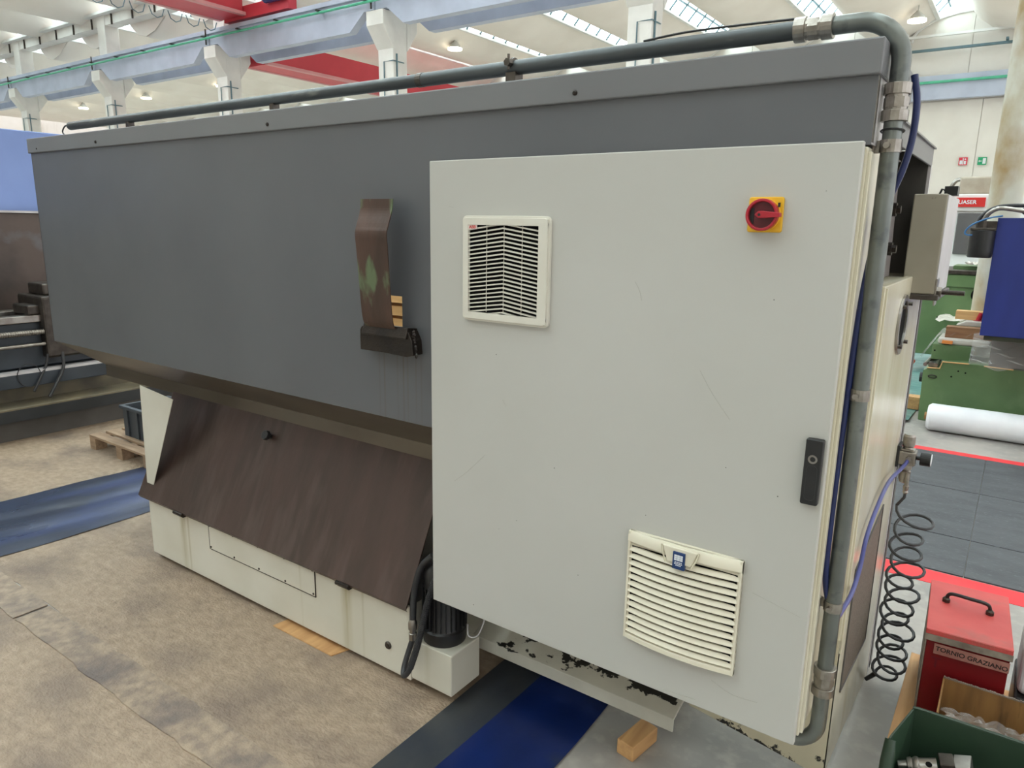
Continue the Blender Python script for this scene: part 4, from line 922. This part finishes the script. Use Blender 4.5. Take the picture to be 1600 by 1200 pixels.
B().box(-.232, .9, 5.42, 6.76, .985, 1.957).build('blue_guard', M['mblue'], gm, bevel=.005)
B().box(-.20, .9, 5.46, 6.76, .945, .985).build('guard_base', M['olivegreen'], gm)
B().box(-.15, .9, 6.2, 6.76, .60, .945).build('saddle', M['greydk'], gm)
# filter with hoses
b = B().lathe((-.323, 5.42, 1.632), [(.082, 0), (.090, .01), (.092, .05), (.092, .22), (.085, .225)], n=22); b.build('filter_cartridge', M['black'], gm, smooth=True)
b = B().box(-.41, -.235, 5.35, 5.5, 1.855, 1.875); b.cyl((-.33, 5.42, 1.87), (-.33, 5.42, 1.93), .05, 14); b.box(-.30, -.23, 5.38, 5.45, 1.86, 1.93); b.build('filter_head', M['darksteel'], gm, bevel=.003)
b = B().tube(smoothpath([(-.33, 5.42, 1.93), (-.30, 5.41, 1.99), (-.24, 5.40, 2.03), (-.15, 5.40, 2.025), (-.06, 5.40, 2.01), (.1, 5.4, 2.0)], 6), .018, 10); b.build('fitting_bend', M['steel'], gm, smooth=True)
b = B().tube(smoothpath([(-.38, 5.45, 1.90), (-.35, 5.46, 1.97), (-.27, 5.46, 2.035), (-.15, 5.46, 2.055), (.1, 5.46, 2.05)], 6), .015, 10); b.build('black_hose', M['rubber'], gm, smooth=True)
b = B().tube(smoothpath([(-.20, 5.38, 1.972), (-.30, 5.37, 1.95), (-.40, 5.36, 1.90), (-.445, 5.36, 1.84), (-.42, 5.36, 1.815), (-.33, 5.37, 1.822)], 6), .0065, 8); b.build('blue_tube', mat('bright blue tube', S(44, 104, 158), rough=.35), gm, smooth=True)
b = B(); 
for k in range(3): b.tube([( -.02 + .05 * math.cos(2 * PI * i / 16), 5.40 + .01 * k, 2.0 + .018 * math.sin(2 * PI * i / 16) + .012 * k) for i in range(16)], .009, 6, closed=True)
b.build('hose_coil', M['rubber'], gm)
def tim(x0, x1, y0, y1, z0, z1, m_, nm, lab, cat='timber'): return tag(B().box(x0, x1, y0, y1, z0, z1).build(nm, m_, bevel=.003), lab, cat)
tim(-.545, -.15, 6.38, 6.52, .822, .93, M['woodx'], 'wood_beam', 'brown timber beam lying on the green machine block')
tim(-.50, -.20, 6.66, 6.80, .98, 1.065, M['woodlt'], 'wood_beam', 'pale timber offcut behind the brown beam')
tag(B().box(-.60, -.16, 6.36, 6.76, .7555, .822).build('film_wrap', M['film2'], bevel=.02), 'milky film wrap under the brown timber beam', 'film wrap')
tag(B().prism([(-.48, .93), (-.20, .93), (-.20, .98), (-.40, .98)], 1, 6.53, 6.78).build('film_wrap', M['film2'], bevel=.01), 'milky film wrap between the two timber beams', 'film wrap')
tag(B().box(-.56, -.47, 6.33, 6.36, .765, .795).build('orange_label', M['orange']), 'orange paper label below the brown timber beam', 'label')
b = B().box(-.34, -.25, 6.60, 6.68, .965, .985); b.cyl((-.30, 6.63, .985), (-.28, 6.63, 1.06), .022, 10)
tag(b.build('clamp_tool', M['swred'], bevel=.002), 'small red clamp on a steel plate beside the blue guard', 'clamp')
def drape(u, v):
    x = -.74 + .42 * u; y = 6.36 + .5 * v; z = .86 + .02 * math.sin(u * 20 + v * 9) - (max(0, .38 - u) * .9) ** 1.2; return (x, y, z)
tag(B().grid(24, 16, drape).build('film_sheet', M['film'], smooth=True), 'clear film hanging over the left end of the green block', 'film sheet')
def drape2(u, v):
    x = -.30 + 1.1 * u; y = 5.98 + .19 * v; z = .64 + .30 * v + .02 * math.sin(u * 23 + v * 11) + .015 * math.sin(v * 31 - u * 7); return (x, y, z)
tag(B().grid(40, 20, drape2).build('film_sheet', M['film'], smooth=True), 'crumpled clear film under the blue guard', 'film sheet')
tim(-.92, -.70, 6.6, 6.75, 0.01, .14, M['wood'], 'wood_block', 'small timber block behind the green machine corner', 'wood block')
# second green machine
g2 = empty('green_milling_table', (-.5, 9.4, 0), 'green machine frame with a round hole farther back', 'machine')
B().box(-1.05, .3, 9.0, 10.2, .25, 1.31).build('frame', M['mgreen'], g2, bevel=.01)
B().box(-.80, .3, 8.97, 9.0, 1.15, 1.30).build('upper_rail', M['mgreen'], g2, bevel=.004)
B().cyl((-.41, 8.972, 1.06), (-.41, 8.999, 1.06), .095, 26).build('round_opening', M['hole'], g2)
B().box(-1.15, .3, 8.95, 10.2, 1.31, 1.355).build('table_top', M['darksteel'], g2, bevel=.004)
B().box(-.76, .3, 9.3, 9.9, 1.355, 1.40).build('table_strip', M['mgreen'], g2)
b = B()
for x, z in ((-.80, 1.24), (-.85, 1.18), (-.45, 1.26), (-.83, .75)): b.cyl((x, 8.965, z), (x, 8.97, z), .013, 8)
b.build('screw_hole', M['hole'], g2)
tag(crumple(-.45, 9.25, 1.46, .35, .4, .07, 8, 18, 14).build('plastic_bag', M['film2']), 'small crumpled plastic bag on the far green table', 'plastic bag')
tag(crumple(-.35, 8.6, .80, .9, .7, .07, 11, 18, 14).build('film_sheet', M['film2']), 'crumpled milky film in front of the far green frame', 'film sheet')
tag(B().tube(smoothpath([(-1.32, 9.2, .12), (-1.2, 9.1, .15), (-1.05, 9.1, .12), (-1.15, 9.0, .10), (-1.3, 9.05, .1)], 5), .03, 8).build('orange_strap', M['orangecable'], smooth=True), 'orange strap lying on the teal film', 'strap')
# stained column
tag(B().lathe((-.245, 6.95, 0), [(.145, 0), (.145, 8.0)], n=40).build('steel_column', M['colstain'], smooth=True), 'round white column stained brown with oil at right edge', 'column')
# white machining centre far behind
wm = empty('machining_centre', (-1.0, 13.6, 0), 'white machining centre with red name band far behind', 'machine')
B().box(-1.95, .6, 13.0, 15, 0, 2.46).build('housing', M['mwhite'], wm, bevel=.02)
B().box(-1.6, -.69, 12.97, 13.0, 2.245, 2.40).build('name_band', M['redprint'], wm)
text('lettering', 'QUASER', .090, (-.985, 12.965, 2.322), (PI / 2, 0, 0), M['whiteprint'], wm, .002, sx=1.0)
B().box(-1.06, -.62, 12.96, 13.0, 1.45, 2.14).build('window', M['glassdk'], wm, bevel=.01)
B().box(-1.12, -.60, 12.955, 12.975, 2.16, 2.18).build('window_rail', M['steel'], wm)
B().box(-1.11, -.5, 13.1, 14.2, 2.46, 2.75).build('top_unit', M['tan'], wm, bevel=.03)
B().tube(smoothpath([(-1.25, 13.3, 2.46), (-1.24, 13.3, 2.60), (-1.18, 13.3, 2.70), (-1.08, 13.3, 2.72)], 5), .035, 8).build('top_hose', M['steel'], wm, smooth=True)

# ================================================================== LEFT BACKGROUND: old lathe running away from the camera
le = empty('lathe_bed', (-7.2, 1.0, 0), 'long grey lathe bed with ways, screw and chip tray at left', 'lathe')
B().box(-8.1, -6.72, -2.5, 3.2, .0, .18).build('base', M['greydk'], le)
b = B().prism([(-6.62, .285), (-6.60, .285), (-6.64, .175), (-6.95, .15), (-7.05, .20), (-7.05, .215), (-6.95, .17), (-6.66, .19)], 1, -2.5, 2.6); b.build('chip_tray', M['slate'], le)
B().box(-6.645, -6.60, -2.5, 2.6, .283, .295).build('tray_rim', M['trayp'], le)
B().prism([(-6.66, .20), (-7.05, .26), (-7.05, .52), (-7.10, .52), (-7.10, .18)], 1, -2.5, 2.6).build('tray_back', M['trayp'], le)
b = B().prism([(-6.90, .40), (-6.90, .515), (-7.10, .545), (-7.4, .545), (-7.4, .40)], 1, -2.5, 1.45); b.build('trough_beam', M['slate'], le, bevel=.005)
B().box(-6.995, -6.90, -2.5, 1.42, .515, .535).build('trough_top', M['jboxside'], le)
B().box(-7.6, -7.02, -2.5, 3.0, .545, .94).build('bed', M['slate'], le, bevel=.01)
B().box(-7.10, -6.98, -2.5, 3.0, .94, 1.0).build('front_way', M['steel'], le, bevel=.006)
B().box(-7.40, -7.28, -2.5, 3.0, .94, 1.02).build('rear_way', M['steel'], le, bevel=.006)
b = B(); b.tube([(-6.96, -2.5, .855), (-6.96, 3.0, .855)], .021, 12); b.build('lead_screw', M['nickel'], le)
b = B()
for i in range(150): y = -1.2 + .018 * i; b.tube([(-6.96, y, .855), (-6.96, y + .008, .855)], .026, 10)
tag(b.build('screw_thread', M['nickel'], le), kind='stuff')
B().tube([(-6.955, -2.5, .748), (-6.955, 3.0, .748)], .017, 12).build('feed_rod', M['nickel'], le)
B().box(-7.42, -6.92, .93, 1.5, .62, 1.16).build('saddle', M['darksteel'], le, bevel=.02)
b = B().box(-7.3, -6.99, .84, .96, 1.0, 1.085); b.box(-7.35, -7.05, 1.0, 1.4, 1.16, 1.26); b.build('tool_post', M['darksteel'], le, bevel=.015)
b = B(); b.tube(smoothpath([(-6.93, .93, .66), (-6.92, .90, .56), (-6.88, .82, .45), (-6.86, .76, .36)], 5), .012, 8); b.tube(smoothpath([(-6.93, 1.05, .66), (-6.88, 1.02, .52), (-6.84, .92, .38), (-6.82, .86, .30)], 5), .014, 8); b.build('cable', M['rubber'], le, smooth=True)
b = B(); b.tube([(-6.89, .75 + .09 * math.cos(2 * PI * i / 24), .50 + .10 * math.sin(2 * PI * i / 24)) for i in range(24)], .004, 5, closed=True); b.build('wire_loop', M['rubber'], le)
B().box(-8.1, -7.75, -2.6, 3.0, .5, 1.87).build('splash_back', M['brownold'], le, bevel=.01)
B().box(-8.12, -7.73, -2.6, 3.0, 1.87, 1.89).build('splash_rim', M['jboxside'], le)
tag(B().box(-9.6, -8.2, -2.5, 2.2, 0, 2.66).build('blue_cabinet', M['bluepanel'], bevel=.01), 'light blue machine cabinet behind the lathe at left edge', 'machine cabinet')
# pallet and crate
lp = empty('pallet', (-5.7, 1.0, 0), 'small weathered pallet under the grey crate at left', 'pallet')
for i in range(5): B().box(-6.02 + .02 * 0, -5.10, .80 + .13 * i, .89 + .13 * i, .10, .118).build('board', M['pallet'], lp, bevel=.002)
for x in (-6.02, -5.60, -5.20):
    B().box(x, x + .09, .80, 1.42, .082, .10).build('crossboard', M['pallet'], lp, bevel=.002)
    for y in (.80, 1.33): B().box(x, x + .09, y, y + .09, 0, .082).build('pallet_block', M['pallet'], lp, bevel=.002)
ct = empty('plastic_crate', (-5.5, 1.15, .118), 'dark grey plastic crate on the small pallet at left', 'crate')
b = B(); b.box(-5.78, -5.765, .97, 1.35, .118, .36); b.box(-5.30, -5.285, .97, 1.35, .118, .36); b.box(-5.765, -5.30, .97, .985, .118, .36); b.box(-5.765, -5.30, 1.335, 1.35, .118, .36); b.box(-5.765, -5.30, .985, 1.335, .118, .13); b.build('tub', M['crate'], ct)
b = B(); ring_prism(b, [(-5.80, .95), (-5.27, .95), (-5.27, 1.37), (-5.80, 1.37)], [(-5.768, .983), (-5.30, .983), (-5.30, 1.337), (-5.768, 1.337)], 2, .345, .372); b.build('rim', M['crate'], ct, bevel=.003)
b = B()
for x in (-5.70, -5.55, -5.40): b.box(x, x + .012, .955, .972, .13, .345)
b.build('rib', M['crate'], ct)
tag(B().cyl((-5.62, 1.05, .30), (-5.45, 1.2, .40), .03, 10).build('steel_shaft', M['steel']), 'short steel shaft sticking out of the grey crate', 'shaft')
